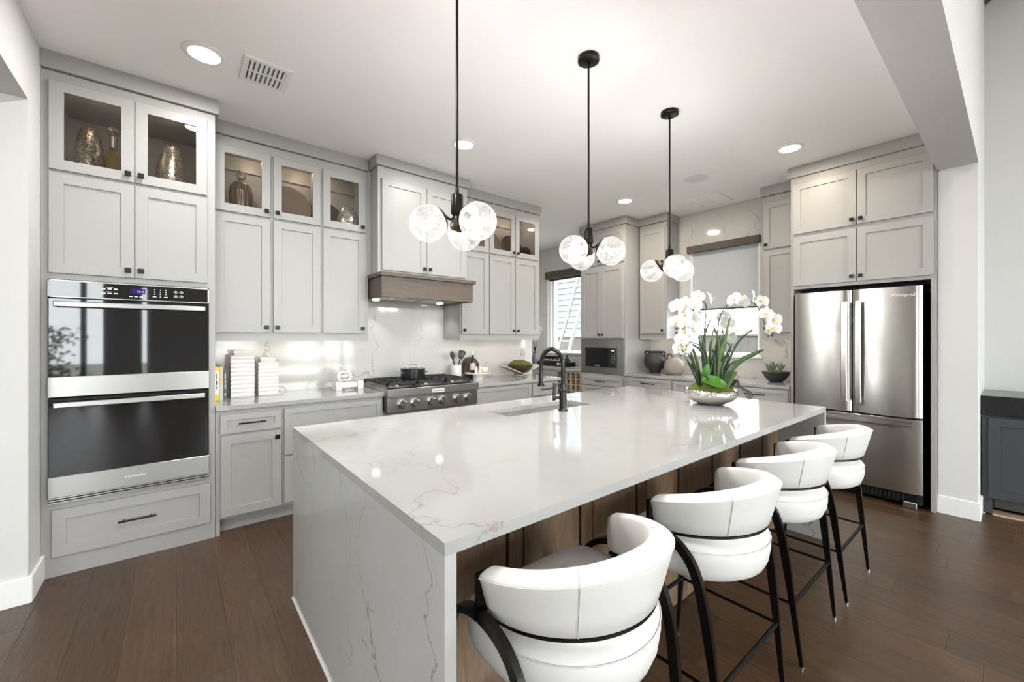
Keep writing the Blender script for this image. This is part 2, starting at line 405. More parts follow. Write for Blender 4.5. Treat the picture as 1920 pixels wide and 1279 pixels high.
# outer walls with windows behind the camera
def wall_y(name, y0, y1, x0, x1, z1, holes, m='wall_white'):
    b = MB(); xs = x0
    for (a, c, za, zb) in sorted(holes):
        b.box(xs, a, y0, y1, 0, z1); b.box(a, c, y0, y1, 0, za); b.box(a, c, y0, y1, zb, z1); xs = c
    b.box(xs, x1, y0, y1, 0, z1); return struct(b.build(name, m))
def wall_x(name, x0, x1, y0, y1, z1, holes, m='wall_white'):
    b = MB(); ys = y0
    for (a, c, za, zb) in sorted(holes):
        b.box(x0, x1, ys, a, 0, z1); b.box(x0, x1, a, c, 0, za); b.box(x0, x1, a, c, zb, z1); ys = c
    b.box(x0, x1, ys, y1, 0, z1); return struct(b.build(name, m))
REAR = [(-4.70, -1.20, 0.10, 2.95), (-0.62, -0.52, 0.15, 2.55), (0.75, 4.6, 0.1, 3.7)]
wall_y('wall_rear', -5.75, -5.6, -6.2, 5.8, 4.75, REAR)
FARL = [(-4.8, -3.9, 0.3, 2.6), (3.3, 3.85, 0.4, 2.6)]
wall_x('wall_far_left', -6.25, -6.1, -5.7, 6.4, 4.75, FARL)
WN1 = (4.50, 5.52, 1.12, 2.50); WN2 = (1.93, 2.785, 1.16, 2.58)
wall_x('wall_back', 5.355, 5.50, 0.30, 6.35, CH, [WN1, WN2])
def clad():
    b = MB()
    def p(y0, y1, z0, z1): b.box(5.335, 5.355, y0, y1, z0, z1)
    z0 = 0.88
    p(0.42, WN2[0], z0, CH); p(WN2[0], WN2[1], z0, WN2[2]); p(WN2[0], WN2[1], WN2[3], CH); p(WN2[1], WN1[0], z0, CH)
    p(WN1[0], WN1[1], z0, WN1[2]); p(WN1[0], WN1[1], WN1[3], CH); p(WN1[1], 6.2, z0, CH)
    return struct(b.build('wall_back_slab', 'quartz_wall'))
clad()
def window_x(n, hole, x=5.44, sill=True, rail=None, mull=()):
    y0, y1, z0, z1 = hole; o = bpy.data.objects.new('window_%d' % n, None); C.objects.link(o); struct(o)
    b = MB(); f = 0.045
    b.box(x - .03, x + .05, y0, y0 + f, z0, z1); b.box(x - .03, x + .05, y1 - f, y1, z0, z1); b.box(x - .03, x + .05, y0, y1, z0, z0 + f); b.box(x - .03, x + .05, y0, y1, z1 - f, z1)
    b.box(5.335, x, y0, y0 + .012, z0, z1); b.box(5.335, x, y1 - .012, y1, z0, z1)
    b.build('frame', 'window_white', o, bevel=0.002)
    if rail:
        b = MB(); b.box(x - .02, x + .04, y0, y1, rail - .022, rail + .022); b.build('sash_rail', 'window_white', o)
    b = MB(); b.box(x + .008, x + .012, y0 + f, y1 - f, z0 + f, z1 - f); b.build('pane', 'window_glass', o)
    if sill:
        b = MB(); b.box(5.30, x, y0 - .035, y1 + .035, z0 - .012, z0 + .018); b.build('sill', 'window_white', o, bevel=0.004)
    return o
w1_ = window_x(1, WN1)
b = MB(); b.box(5.36, 5.49, 5.455, 5.508, WN1[2], WN1[3]); b.box(5.40, 5.485, 5.405, 5.455, WN1[2], WN1[3]); b.build('jamb', 'window_white', w1_, bevel=.002)
window_x(2, WN2, rail=1.475)
def window_y(n, hole, y=-5.68, mulls=(), rails=()):
    x0, x1, z0, z1 = hole; o = bpy.data.objects.new('window_%d' % n, None); C.objects.link(o); struct(o)
    b = MB(); f = min(0.05, (x1 - x0) * .1)
    b.box(x0, x0 + f, y - .03, y + .05, z0, z1); b.box(x1 - f, x1, y - .03, y + .05, z0, z1); b.box(x0, x1, y - .03, y + .05, z0, z0 + f); b.box(x0, x1, y - .03, y + .05, z1 - f, z1)
    for q in mulls: b.box(q - .045, q + .045, y - .03, y + .05, z0, z1, 1)
    b.build('frame', ['window_white', 'black_metal'], o)
    b = MB(); b.box(x0 + f, x1 - f, y, y + .004, z0 + f, z1 - f); b.build('pane', 'window_glass', o)
LEFTR = (-5.7, -1.3, 0.12, 2.85)
wall_y('wall_left_room', 6.22, 6.36, -6.2, -1.0, CH, [LEFTR])
window_y(8, LEFTR, y=6.29, mulls=(-4.2, -2.75))
window_y(3, REAR[0], mulls=(-3.1, -1.55)); window_y(4, REAR[1]); window_y(5, REAR[2], mulls=(2.2, 3.6))
for n_, (ya, yb, za, zb) in ((6, FARL[0]), (7, FARL[1])):
    o = bpy.data.objects.new('window_%d' % n_, None); C.objects.link(o); struct(o)
    b = MB(); f = .05
    b.box(-6.22, -6.14, ya, ya + f, za, zb); b.box(-6.22, -6.14, yb - f, yb, za, zb); b.box(-6.22, -6.14, ya, yb, za, za + f); b.box(-6.22, -6.14, ya, yb, zb - f, zb); b.build('frame', 'window_white', o)
    b = MB(); b.box(-6.19, -6.186, ya + f, yb - f, za + f, zb - f); b.build('pane', 'window_glass', o)

# floor planks: boards run along y, staggered ends
PW = 0.19; meshes = {}
def plank_mesh(L):
    L = round(L, 2)
    if L not in meshes:
        q = MB(); g = 0.0005
        q.box(g, PW - g, g, L - g, -0.018, 0.0)
        o = q.build('plank', 'floor_wood', bevel=0.0008); meshes[L] = o.data; bpy.data.objects.remove(o)
    return meshes[L]
def plank(x, y, L):
    o = bpy.data.objects.new('plank', plank_mesh(L)); C.objects.link(o); o.parent = floor; o.location = (x, y, 0)
rp = random.Random(3)
x = -1.52
while x < 5.55:
    seen0, seen1 = (-0.9, 3.9)
    if x < -0.7: seen0, seen1 = 1.4, 3.5
    elif x < 0.6: seen0, seen1 = 1.0, 3.75
    elif x < 3.4: seen0, seen1 = -0.3, 2.3
    else: seen0, seen1 = -0.9, 3.2
    y = seen0 - rp.random() * 0.9
    while y < seen1:
        L = rp.choice((1.2, 1.5, 1.8, 2.1))
        plank(x, y, L); y += round(L, 2)
    x += PW

# ------------------------------------------------------------------ cabinets (local: x along, y=0 is the face frame, +y into the wall)
def shaker_mb(x0, x1, z0, z1, y=-0.021, t=0.020, s=0.060, rec=0.010, glass=False):
    b = MB(); a0, a1, c0, c1 = x0 + s, x1 - s, z0 + s, z1 - s; yb = y + t
    def ring(X0, X1, Z0, Z1, yy): return [(X0, yy, Z0), (X1, yy, Z0), (X1, yy, Z1), (X0, yy, Z1)]
    e = 0.0018
    if not glass:
        b.rings([ring(x0, x1, z0, z1, yb), ring(x0, x1, z0, z1, y + e), ring(x0 + e, x1 - e, z0 + e, z1 - e, y), ring(a0, a1, c0, c1, y), ring(a0 + e, a1 - e, c0 + e, c1 - e, y + rec)], True, True, True)
    else:
        R_ = [ring(x0, x1, z0, z1, yb), ring(x0, x1, z0, z1, y + e), ring(x0 + e, x1 - e, z0 + e, z1 - e, y), ring(a0, a1, c0, c1, y), ring(a0, a1, c0, c1, yb), ring(x0, x1, z0, z1, yb)]
        b.rings(R_, True, False, False)
    return b
def knob(parent, x, z, y=-0.021):
    b = MB(); b.cyl((x, y - 0.014, z), 0.006, 0.016, 8, 'y'); b.box(x - .015, x + .015, y - .026, y - .013, z - .015, z + .015)
    return b.build('knob', 'black_metal', parent, bevel=0.0015)
def pull(parent, xc, z, L=0.18, y=-0.021, vert=False):
    b = MB(); h = L / 2
    b.box(xc - h, xc + h, y - .034, y - .024, z - .005, z + .005)
    for q in (-h * .7, h * .7): b.box(xc + q - .005, xc + q + .005, y - .026, y + .001, z - .004, z + .004)
    return b.build('handle', 'black_metal', parent, bevel=0.001)
def door(parent, x0, x1, z0, z1, kn=None, glass=False, name='door', s=0.060, m='paint'):
    o = shaker_mb(x0, x1, z0, z1, glass=glass, s=s).build(name, m, parent)
    if glass:
        b = MB(); b.box(x0 + s - .004, x1 - s + .004, -0.012, -0.009, z0 + s - .004, z1 - s + .004); b.build('pane', 'cabinet_glass', o)
    if kn: knob(o, {'r': x1 - .028, 'l': x0 + .028}[kn[0]], {'b': z0 + .045, 't': z1 - .045}[kn[1]])
    return o
def drawer(parent, x0, x1, z0, z1, L=0.18, s=0.042, hz=None, m='paint'):
    o = shaker_mb(x0, x1, z0, z1, s=s).build('drawer', m, parent)
    if L: pull(o, (x0 + x1) / 2, hz or (z0 + z1) / 2, L)
    return o
def crown(parent, x0, x1, d, z0=2.938, over=0.020, l=True, r=True):
    b = MB(); b.box(x0 - (over if l else 0), x1 + (over if r else 0), -over, d, max(z0, 2.943) + .004, CH - .001); b.box(x0 + .004, x1 - .004, .014, d, 2.94, 2.95); return b.build('crown', 'paint', parent, bevel=0.0015)
def hollow(b, x0, x1, d, z0, z1, t=0.018, y0=0.0, mid=()):
    y0 += .010; z0 += .001; z1 -= .001
    b.box(x0, x0 + t, y0, d, z0, z1); b.box(x1 - t, x1, y0, d, z0, z1); b.box(x0, x1, y0, d, z0, z0 + t); b.box(x0, x1, y0, d, z1 - t, z1); b.box(x0, x1, d - .012, d, z0, z1)
    for q in mid: b.box(q - t / 2, q + t / 2, y0, y0 + 0.02, z0, z1)

def puck(parent, x, y, z):
    b = MB(); b.cyl((x, y, z - .008), 0.03, 0.008, 16); b.build('puck_light', 'puck_glow', parent)
    lamp('puck_lamp', 'POINT', PUCK_W, WARM2, parent, (x, y, z - .05), shadow_soft_size=0.03)
def under_strip(parent, x0, x1, y, z, e=UNDER_W):
    b = MB(); b.box(x0, x1, y - .012, y + .012, z - .008, z); b.build('light_strip', 'puck_glow', parent)
    lamp('strip_lamp', 'AREA', e, (1, 0.96, 0.90), parent, ((x0 + x1) / 2, y, z - .012), shape='RECTANGLE', size=(x1 - x0), size_y=0.03)

# --- tall oven cabinet
D = 0.655
tower = thing('oven_cabinet', 'tall greige cabinet at far left holding the double wall ovens', 'cabinet', (0, 3.54, 0))
b = MB(); x0, x1 = -0.604, 0.208
b.box(x0, x1, 0, D, 0, 0.425); b.box(x0, -0.575, 0, D, 0.425, 1.735); b.box(0.173, x1, 0, D, 0.425, 1.735); b.box(x0, x1, D - .02, D, .425, 1.735)
b.box(x0, x1, 0, D, 1.735, 2.362); hollow(b, x0, x1, D, 2.362, 2.942)
b.box(x0, -0.535, 0, 0.02, 2.3625, 2.942); b.box(.125, x1, 0, .02, 2.3625, 2.942); b.box(-.535, -.235, 0, .0195, 2.3625, 2.41); b.box(-.535, -.235, 0, .0195, 2.84, 2.942); b.box(-.235, -.175, 0, .02, 2.3625, 2.942); b.box(-.175, .125, 0, .0195, 2.3625, 2.41); b.box(-.175, .125, 0, .0195, 2.84, 2.942)
b.build('body', 'paint', tower)
crown(tower, x0, x1, D, 2.945, l=False)
door(tower, -0.572, -0.207, 2.370, 2.886, 'rb', True); door(tower, -0.203, 0.163, 2.370, 2.886, 'lb', True)
door(tower, -0.572, -0.207, 1.768, 2.352, 'rb'); door(tower, -0.203, 0.163, 1.768, 2.352, 'lb')
for q in (-.39, -.02): lamp('cabinet_lamp', 'POINT', 0.32, WARM2, tower, (q, .12, 2.84), shadow_soft_size=.04)  # lamps added without a fixture to lift the dark tower interior
drawer(tower, -0.560, 0.180, 0.118, 0.392, 0.18, 0.058)

# --- double wall oven
ov = thing('double_wall_oven', 'stainless and black glass double wall oven built into the tall left cabinet', 'oven', (0, 3.54, 0))
b = MB(); b.box(-.574, .172, -.004, .5, .43, 1.73); b.build('body', 'black_gap', ov)
b = MB(); b.box(-.574, .172, -.030, -.004, 1.626, 1.730); cp = b.build('control_panel', 'black_glass', ov, bevel=0.004)
b = MB(); b.box(-.574, .172, -.0315, -.0305, 1.722, 1.729); b.box(-.574, .172, -.0315, -.0305, 1.627, 1.632); b.box(-.574, -.567, -.0315, -.0305, 1.627, 1.729); b.box(.165, .172, -.0315, -.0305, 1.627, 1.729); b.build('panel_trim', 'steel_bright', cp)
b = MB(); b.box(-.225, -.155, -.0312, -.0304, 1.668, 1.700); b.build('display', 'display_violet', cp)
text('clock_digits', '12:45', 0.016, 'display_blue', cp, (-.176, -.0314, 1.682), FACE_Y)
def mark(x0, x1, z0, z1):
    b = MB(); b.box(x0, x1, -.0312, -.0304, z0, z1); b.build('symbol', 'ink_light', cp)
for z in (1.690, 1.663):
    for q in (-.345, -.318, -.291): mark(q - .009, q + .009, z - .0035, z + .0035)
    mark(-.332, -.304, z + .009, z + .011)
for q in (-.222, -.198, -.174): mark(q - .008, q + .008, 1.648, 1.653)
for z in (1.700, 1.686, 1.672):
    for q in (-.11, -.082, -.054): mark(q - .0025, q + .0025, z - .003, z + .003)
for q in (-.11, -.054): mark(q - .009, q + .009, 1.653, 1.658)
mark(-.0845, -.0795, 1.652, 1.659)
for z in (1.692, 1.664):
    for q in (-.005, .024):
        b = MB(); b.tube([(q + .009 * math.cos(a * .5236), -.0308, z + .007 * math.sin(a * .5236)) for a in range(13)], .0011, 5); b.build('symbol', 'ink_light', cp); mark(q - .003, q + .003, z - .002, z + .002)
def oven_door(z0, zs, z1, logo=None):
    b = MB(); b.box(-.571, .171, -.036, -.006, z0, z1); d = b.build('oven_door', 'black_glass', ov, bevel=0.003)
    b = MB(); b.box(-.573, .1735, -.040, -.006, z0, zs); b.build('steel_band', 'steel_bright', d, bevel=0.002)
    b = MB(); b.box(-.545, .150, -.088, -.070, z1 - .052, z1 - .020)
    for q in (-.53, .12): b.box(q, q + .016, -.072, -.034, z1 - .046, z1 - .026)
    b.build('handle', 'steel_bright', d, bevel=0.004, seg=2)
    if logo: text('logo', logo, 0.022, 'ink_light', d, (-.2, -.0405, (z0 + zs) / 2), FACE_Y)
    return d
oven_door(1.047, 1.165, 1.622); oven_door(0.468, 0.588, 1.041, 'KitchenAid')
b = MB()
for z in (.432, .445, .458): b.box(-.573, .173, -.030, -.004, z, z + .007)
b.build('vent', 'steel_dark', ov)

# --- wall cabinets left of the hood
def upper(name, label, loc, rz, units, x0, x1, d, doors, l=True, r=True, pucks=(), strip=True, z_lo=1.432, solid=False):
    o = thing(name, label, 'cabinet', loc, rz)
    b = MB(); b.box(x0, x1, 0, d, 1.425, 2.352)
    hollow(b, x0, x1, d, 2.352, 2.94) if not solid else b.box(x0, x1, 0, d, 2.352, 2.94)
    if not solid:
        st_ = [(max(x0, q[0] - .03), min(x1, q[1] + .03)) for q in units]
        for q in st_: b.box(q[0], q[1], 0, .018, 2.3525, 2.94)
        for q, q2 in zip(st_[:-1], st_[1:]): b.box(q[1], q2[0], 0, .0175, 2.3525, 2.395); b.box(q[1], q2[0], 0, .0175, 2.836, 2.94)
        b.box(x0, x1, d - .03, d - .012, 2.80, 2.815)
    b.box(x0, x1, 0, .018, 1.368, 1.425); b.box(x0, x0 + .018, .0185, d, 1.385, 1.4245); b.box(x1 - .018, x1, .0185, d, 1.385, 1.4245)
    b.build('body', 'paint', o)
    crown(o, x0, x1, d, 2.938, .018, l, r)
    for (a, c, k) in doors:
        door(o, a, c, 2.364, 2.868, k, not solid); door(o, a, c, z_lo, 2.346, k)
    for q in pucks: puck(o, q, d * .5, 2.920)
    if strip: under_strip(o, x0 + .05, x1 - .05, d * .55, 1.424)
    return o
DU = 0.355
upper('upper_cabinet', 'two-door wall cabinet beside the oven tower, bronze ribbed vase and brown platter behind its glass', (0, 3.84, 0), 0, [(.21, .225), (.587, .612), (.966, .98)], .210, .980, DU, [(.223, .589, 'rb'), (.610, .968, 'lb')], l=False, r=False, pucks=(.50, .88))
upper('upper_cabinet', 'narrow wall cabinet just left of the range hood, crackled silver vase behind its glass', (0, 3.84, 0), 0, [(.98, .993), (1.355, 1.388)], .980, 1.388, DU, [(.991, 1.357, 'rb')], l=False, r=False, pucks=(1.02, ))
upper('upper_cabinet', 'narrow wall cabinet directly right of the range hood', (0, 3.84, 0), 0, [(2.392, 2.406), (2.766, 2.775)], 2.392, 2.775, DU, [(2.405, 2.768, 'lb')], l=False, r=False, pucks=(2.6, ))
upper('upper_cabinet', 'two-door wall cabinet at the open end of the range wall, platters behind its glass', (0, 3.84, 0), 0, [(2.775, 2.785), (3.155, 3.168), (3.537, 3.569)], 2.775, 3.569, DU, [(2.782, 3.157, 'rb'), (3.166, 3.539, 'lb')], l=False, r=True, pucks=(3.05, 3.36))

# --- hood cabinet and wooden hood
hc = thing('hood_cabinet', 'deep two-door cabinet above the wooden range hood', 'cabinet', (0, 3.66, 0))
b = MB(); b.box(1.412, 2.372, 0, .535, 1.976, 2.955); b.box(1.390, 1.412, .18, .535, 1.976, 2.955); b.box(2.372, 2.392, .18, .535, 1.976, 2.955); b.build('body', 'paint', hc, bevel=0.001)
crown(hc, 1.412, 2.372, .535, 2.956, .020)
door(hc, 1.446, 1.890, 2.012, 2.846, 'rb'); door(hc, 1.894, 2.340, 2.012, 2.846, 'lb')
hd = thing('range_hood', 'dark stained wooden range hood with a thin mantel above the cooktop', 'range hood', (0, 3.545, 0))
b = MB(); t_ = .022
b.box(1.402, 2.366, 0, t_, 1.757, 1.942); b.box(1.402, 1.402 + t_, t_, .65, 1.757, 1.942); b.box(2.366 - t_, 2.366, t_, .65, 1.757, 1.942); b.build('hood_box', 'hood_wood', hd, bevel=0.0015)
b = MB(); b.box(1.384, 2.388, -.026, .30, 1.942, 1.976); b.build('mantel', 'hood_wood', hd, bevel=0.003)
b = MB(); b.box(1.424, 2.344, t_, .645, 1.770, 1.79); b.box(1.44, 2.33, .05, .07, 1.762, 1.77); ins = b.build('insert', 'steel', hd)
for q in (1.53, 2.24):
    b = MB(); b.cyl((q, .47, 1.762), .035, .008, 20); b.build('hood_light', 'puck_glow', ins)
    lamp('hood_lamp', 'SPOT', 3, (1, .97, .92), ins, (q, .48, 1.755), spot_size=R(100), spot_blend=.6, shadow_soft_size=.03)
for q in (1.62, 1.90):
    b = MB(); b.box(q, q + .24, .12, .38, 1.765, 1.772); b.build('filter', 'steel_dark', ins)

# --- base cabinets on the range wall
DB = 0.655
def base(name, label, loc, rz, x0, x1, fronts, d=DB, end=False, top=.878):
    o = thing(name, label, 'cabinet', loc, rz)
    b = MB(); b.box(x0, x1, 0, d, 0.11, top); b.box(x0 + .0, x1, .08, d, 0, .11)
    if end: b.box(x0, x0 + .026, -.0, .09, 0, .11)
    b.build('body', 'paint', o, bevel=0.001)
    for kind, a, c, z0, z1, *k in fronts:
        if kind == 'd': door(o, a, c, z0, z1, k[0])
        elif kind == 'w': drawer(o, a, c, z0, z1, k[0])
    return o
base('base_cabinet', 'base cabinet with one drawer over one door next to the oven tower', (0, 3.54, 0), 0, .210, .625, [('w', .236, .614, .713, .850, .17), ('d', .240, .615, .127, .696, 'rt')], end=True)
base('base_cabinet', 'wide drawer base cabinet left of the cooktop', (0, 3.54, 0), 0, .625, 1.412, [('w', .636, 1.396, .500, .855, 0), ('w', .636, 1.396, .135, .485, .3)])
base('base_cabinet', 'low base cabinet under the cooktop', (0, 3.54, 0), 0, 1.412, 2.362, [('d', 1.43, 1.885, .127, .70, 'rt'), ('d', 1.89, 2.345, .127, .70, 'lt')], top=.733)
base('base_cabinet', 'wide drawer base cabinet right of the cooktop', (0, 3.54, 0), 0, 2.362, 3.162, [('w', 2.38, 3.150, .52, .866, 0), ('w', 2.38, 3.150, .135, .505, .3)])
base('base_cabinet', 'narrow drawer base cabinet ending the range wall', (0, 3.54, 0), 0, 3.162, 3.59, [('w', 3.176, 3.575, .72, .866, .17), ('d', 3.176, 3.575, .127, .70, 'lt')])
b = MB(); b.box(.209, 1.414, 3.505, 4.196, .880, .914); tag(b.build('countertop', 'quartz', bevel=0.0025), 'white veined quartz countertop between the ovens and the cooktop', 'countertop')
b = MB(); b.box(2.360, 3.625, 3.505, 4.196, .880, .914); tag(b.build('countertop', 'quartz', bevel=0.0025), 'white veined quartz countertop from the cooktop to the end of the range wall', 'countertop')

# --- rangetop
rg = thing('rangetop', 'stainless six-burner gas rangetop with black grates and front knobs', 'cooktop', (0, 3.45, 0))
b = MB(); b.box(1.418, 2.357, .0, .70, .735, .93); b.box(1.414, 2.360, -.022, .08, .872, .944)
b.box(1.418, 2.357, .0, .72, .93, .944); b.build('body', 'steel_bright', rg, bevel=0.004, seg=2)
b = MB(); b.box(1.44, 2.335, .07, .70, .9445, .948); b.build('tray', 'steel_dark', rg)
for i, q in enumerate((1.552, 1.675, 1.841, 1.959, 2.123, 2.246)):
    b = MB(); b.lathe([(.041, 0), (.041, .010), (.034, .014), (.031, .036), (.028, .043), (.0, .0435)], n=24, cap0=True, cap1=False)
    k = b.build('knob', 'chrome', rg, smooth=True, loc=(q, 0, .805), rot=(R(90), 0, 0))
    b = MB(); b.box(-.0065, .0065, -.030, .030, .041, .055); b.build('grip', 'chrome', k, bevel=0.002)
b = MB(); b.box(1.835, 1.965, -.025, -.021, .884, .918); bd = b.build('badge', 'ceramic_white', rg, bevel=0.002)
text('badge_text', 'KITCHENAID', .018, 'ink', bd, (1.90, -.0256, .901), FACE_Y)
for gi, gx in enumerate((1.447, 1.744, 2.041)):
    b = MB(); gw = .289; y0, y1 = .085, .66; zt = .988; s_ = .013
    for yy in (y0, y1 - s_): b.box(gx, gx + gw, yy, yy + s_, zt - .02, zt)
    for xx in (gx, gx + gw - s_): b.box(xx, xx + s_, y0, y1, zt - .02, zt)
    b.box(gx, gx + gw, .366, .366 + s_, zt - .018, zt)
    for cyy in (.226, .52):
        for q in (-.065, 0, .065): b.box(gx + gw / 2 + q - .005, gx + gw / 2 + q + .005, cyy - .13, cyy + .13, zt - .012, zt)
        b.box(gx, gx + gw, cyy - .005, cyy + .005, zt - .012, zt)
    for xx in (gx, gx + gw - .02):
        for yy in (y0, y1 - .02): b.box(xx, xx + .02, yy, yy + .02, .948, zt - .01)
    b.build('grate', 'cast_iron', rg, bevel=0.0015)
    for cyy in (.226, .52):
        b = MB(); b.lathe([(.055, 0), (.055, .008), (.04, .012), (.04, .022), (.0, .024)], (gx + gw / 2, cyy, .948), 20, cap1=False); b.build('burner', 'steel_dark', rg, smooth=True)

# --- back wall units (local x runs towards -y of the room)
BW = R(-90)
mt = thing('microwave_cabinet', 'tall cabinet on the back wall with the built-in microwave', 'cabinet', (4.720, 4.160, 0), BW)
b = MB(); b.box(0, .793, 0, .03, 0.0, .878); b.box(0, .793, .03, .612, 0, .878); b.box(0, .793, 0, .612, 1.372, 2.945)
b.box(0, .012, 0, .612, .878, 1.372); b.box(.775, .793, 0, .612, .878, 1.372); b.box(.012, .775, .4, .611, .8785, 1.3715); b.build('body', 'paint', mt, bevel=0.001)
crown(mt, 0, .793, .612, 2.940, .02, l=True, r=True)
door(mt, .022, .392, 2.440, 2.890, 'rb'); door(mt, .398, .770, 2.440, 2.890, 'lb'); door(mt, .022, .392, 1.392, 2.395, 'rb'); door(mt, .398, .770, 1.392, 2.395, 'lb')
drawer(mt, .040, .755, .705, .838, .18); drawer(mt, .040, .755, .40, .695, .18); drawer(mt, .040, .755, .12, .39, .18)
mw = thing('microwave', 'stainless framed built-in microwave in the tall back wall cabinet', 'microwave', (4.720, 4.160, 0), BW)
b = MB(); b.box(.014, .774, -.012, -.002, .884, 1.368); b.box(.03, .76, -.002, .38, .90, 1.355); b.build('trim_frame', 'steel_dark', mw, bevel=0.003)
b = MB(); b.box(.110, .658, -.026, -.012, .976, 1.272); dd = b.build('microwave_door', 'black_glass', mw, bevel=0.003)
b = MB(); b.box(.110, .658, -.029, -.026, 1.254, 1.272); b.build('top_strip', 'steel', dd)
text('logo', 'Whirlpool', .020, 'ink_light', dd, (.33, -.0265, .997), FACE_Y)
b = MB(); b.box(.556, .657, -.0275, -.026, .978, 1.250); pn = b.build('keypad', 'black_glass', dd)
b = MB(); b.box(.585, .625, -.0285, -.0272, 1.205, 1.222); b.build('display', 'display_white', pn)
for i in range(5):
    for j in range(3): kb = MB(); kb.box(.576 + j * .025, .584 + j * .025, -.0281, -.0272, 1.162 - i * .032, 1.168 - i * .032); kb.build('key', 'ink_light', pn)

upper('upper_cabinet', 'narrow corner wall cabinet on the back wall beside the tall microwave cabinet', (5.03, 3.345, 0), BW, [], 0, .405, .298, [(.018, .388, 'rb')], l=False, r=True, solid=True, z_lo=1.45)
upper('upper_cabinet', 'narrow wall cabinet on the back wall between the shaded window and the refrigerator', (5.03, 1.79, 0), BW, [], 0, .378, .298, [(.016, .36, 'lb')], l=True, r=False, solid=True, z_lo=1.45)
base('base_cabinet', 'back wall base cabinet beneath the black and beige pots', (4.70, 3.365, 0), BW, 0, .70, [('w', .073, .685, .745, .870, .2), ('d', .073, .375, .127, .73, 'rt'), ('d', .382, .685, .127, .73, 'lt')], d=.635)
base('base_cabinet', 'back wall base cabinet beneath the shaded window', (4.70, 2.665, 0), BW, 0, .62, [('w', .015, .605, .745, .870, .2), ('d', .015, .305, .127, .73, 'rt'), ('d', .312, .605, .127, .73, 'lt')], d=.635)
base('base_cabinet', 'back wall base cabinet next to the refrigerator', (4.70, 2.045, 0), BW, 0, .62, [('w', .02, .605, .745, .870, .2), ('d', .02, .31, .127, .73, 'rt'), ('d', .317, .605, .127, .73, 'lt')], d=.635)
b = MB(); b.box(4.675, 5.336, 1.425, 3.366, .880, .914); tag(b.build('countertop', 'quartz', bevel=0.0025), 'white quartz countertop under the shaded window on the back wall', 'countertop')

fc = thing('refrigerator_cabinet', 'four-door cabinet with side panels built around the refrigerator', 'cabinet', (4.675, 1.412, 0), BW)
b = MB(); b.box(0, .999, 0, .655, 1.862, 2.945); b.box(0, .024, 0, .655, 0, 1.862); b.box(.968, .999, 0, .655, 0, 1.862); b.build('body', 'paint', fc, bevel=0.001)
b = MB(); b.box(.024, .968, .62, .655, 0, 1.862); b.box(.024, .968, .20, .655, 1.845, 1.862); b.build('recess_lining', 'black_gap', fc)
crown(fc, 0, .999, .655, 2.935, .02, l=True, r=False)
door(fc, .026, .504, 2.396, 2.880, 'rb'); door(fc, .510, .985, 2.396, 2.880, 'lb'); door(fc, .026, .504, 1.893, 2.364, 'rb'); door(fc, .510, .985, 1.893, 2.364, 'lb')

# --- refrigerator
fr = thing('refrigerator', 'stainless french-door refrigerator with bottom freezer drawer', 'refrigerator', (4.60, 1.361, 0), BW)
b = MB(); b.box(.006, .872, .075, .66, .03, 1.79); b.build('body', 'black_gap', fr)
def curved_front(x0, x1, z0, z1, bulge=0.012, t=.07, n=14):
    rr = []
    for z in (z0, z0 + .004, z1 - .004, z1):
        ins = .004 if z in (z0, z1) else 0
        ring = []
        for k in range(n + 1):
            u = k / n; e = min(u, 1 - u) * (x1 - x0); rd = .012
            off = 0 if e > rd else rd - math.sqrt(max(0, rd * rd - (rd - e) ** 2))
            ring.append((x0 + (x1 - x0) * u, ins + off + bulge * (2 * u - 1) ** 2, z))
        ring += [(x1, t, z), (x0, t, z)]
        rr.append(ring)
    b = MB(); b.rings(rr); return b
def v_handle(parent, x):
    b = MB(); pts = [(x, -.052 + .012 * (2 * q - 1) ** 2, .838 + .872 * q) for q in [i / 12 for i in range(13)]]
    b.tube(pts, 1.0, prof=[(-.021, -.006), (-.017, -.010), (.017, -.010), (.021, -.006), (.019, .009), (-.019, .009)])
    for z in (.86, 1.69): b.box(x - .012, x + .012, -.045, .012, z - .018, z + .018)
    b.build('handle', 'steel', parent, smooth=True)
d1 = curved_front(0, .430, .742, 1.815).build('door', 'steel', fr, smooth=True, angle=30); v_handle(d1, .390)
d2 = curved_front(.438, .878, .742, 1.815).build('door', 'steel', fr, smooth=True, angle=30); v_handle(d2, .486)
text('logo', 'Whirlpool', .034, 'ink_light', d2, (.765, -.0015, 1.742), (R(90), 0, 0), .001)
d3 = curved_front(0, .878, .125, .730).build('freezer_drawer', 'steel', fr, smooth=True, angle=30)
b = MB(); b.tube([(.05 + .775 * q, -.050 + .010 * (2 * q - 1) ** 2, .690) for q in [i / 12 for i in range(13)]], 1.0, prof=[(-.017, -.010), (-.012, .008), (.012, .008), (.017, -.010)])
for q in (.075, .80): b.box(q - .02, q + .02, -.045, .012, .680, .700)
b.build('handle', 'steel', d3, smooth=True)
b = MB(); b.box(.02, .84, .05, .10, .045, .118); gr = b.build('toe_grille', 'black_metal', fr)
b = MB()
for i in range(26): b.box(.05 + i * .028, .066 + i * .028, .044, .05, .06, .105)
b.build('louvre', 'black_gap', gr)
for q in (.06, .80):
    b = MB(); b.box(q - .045, q + .045, .03, .12, .0, .055); b.build('foot', 'steel_dark', fr, bevel=0.008, seg=2)

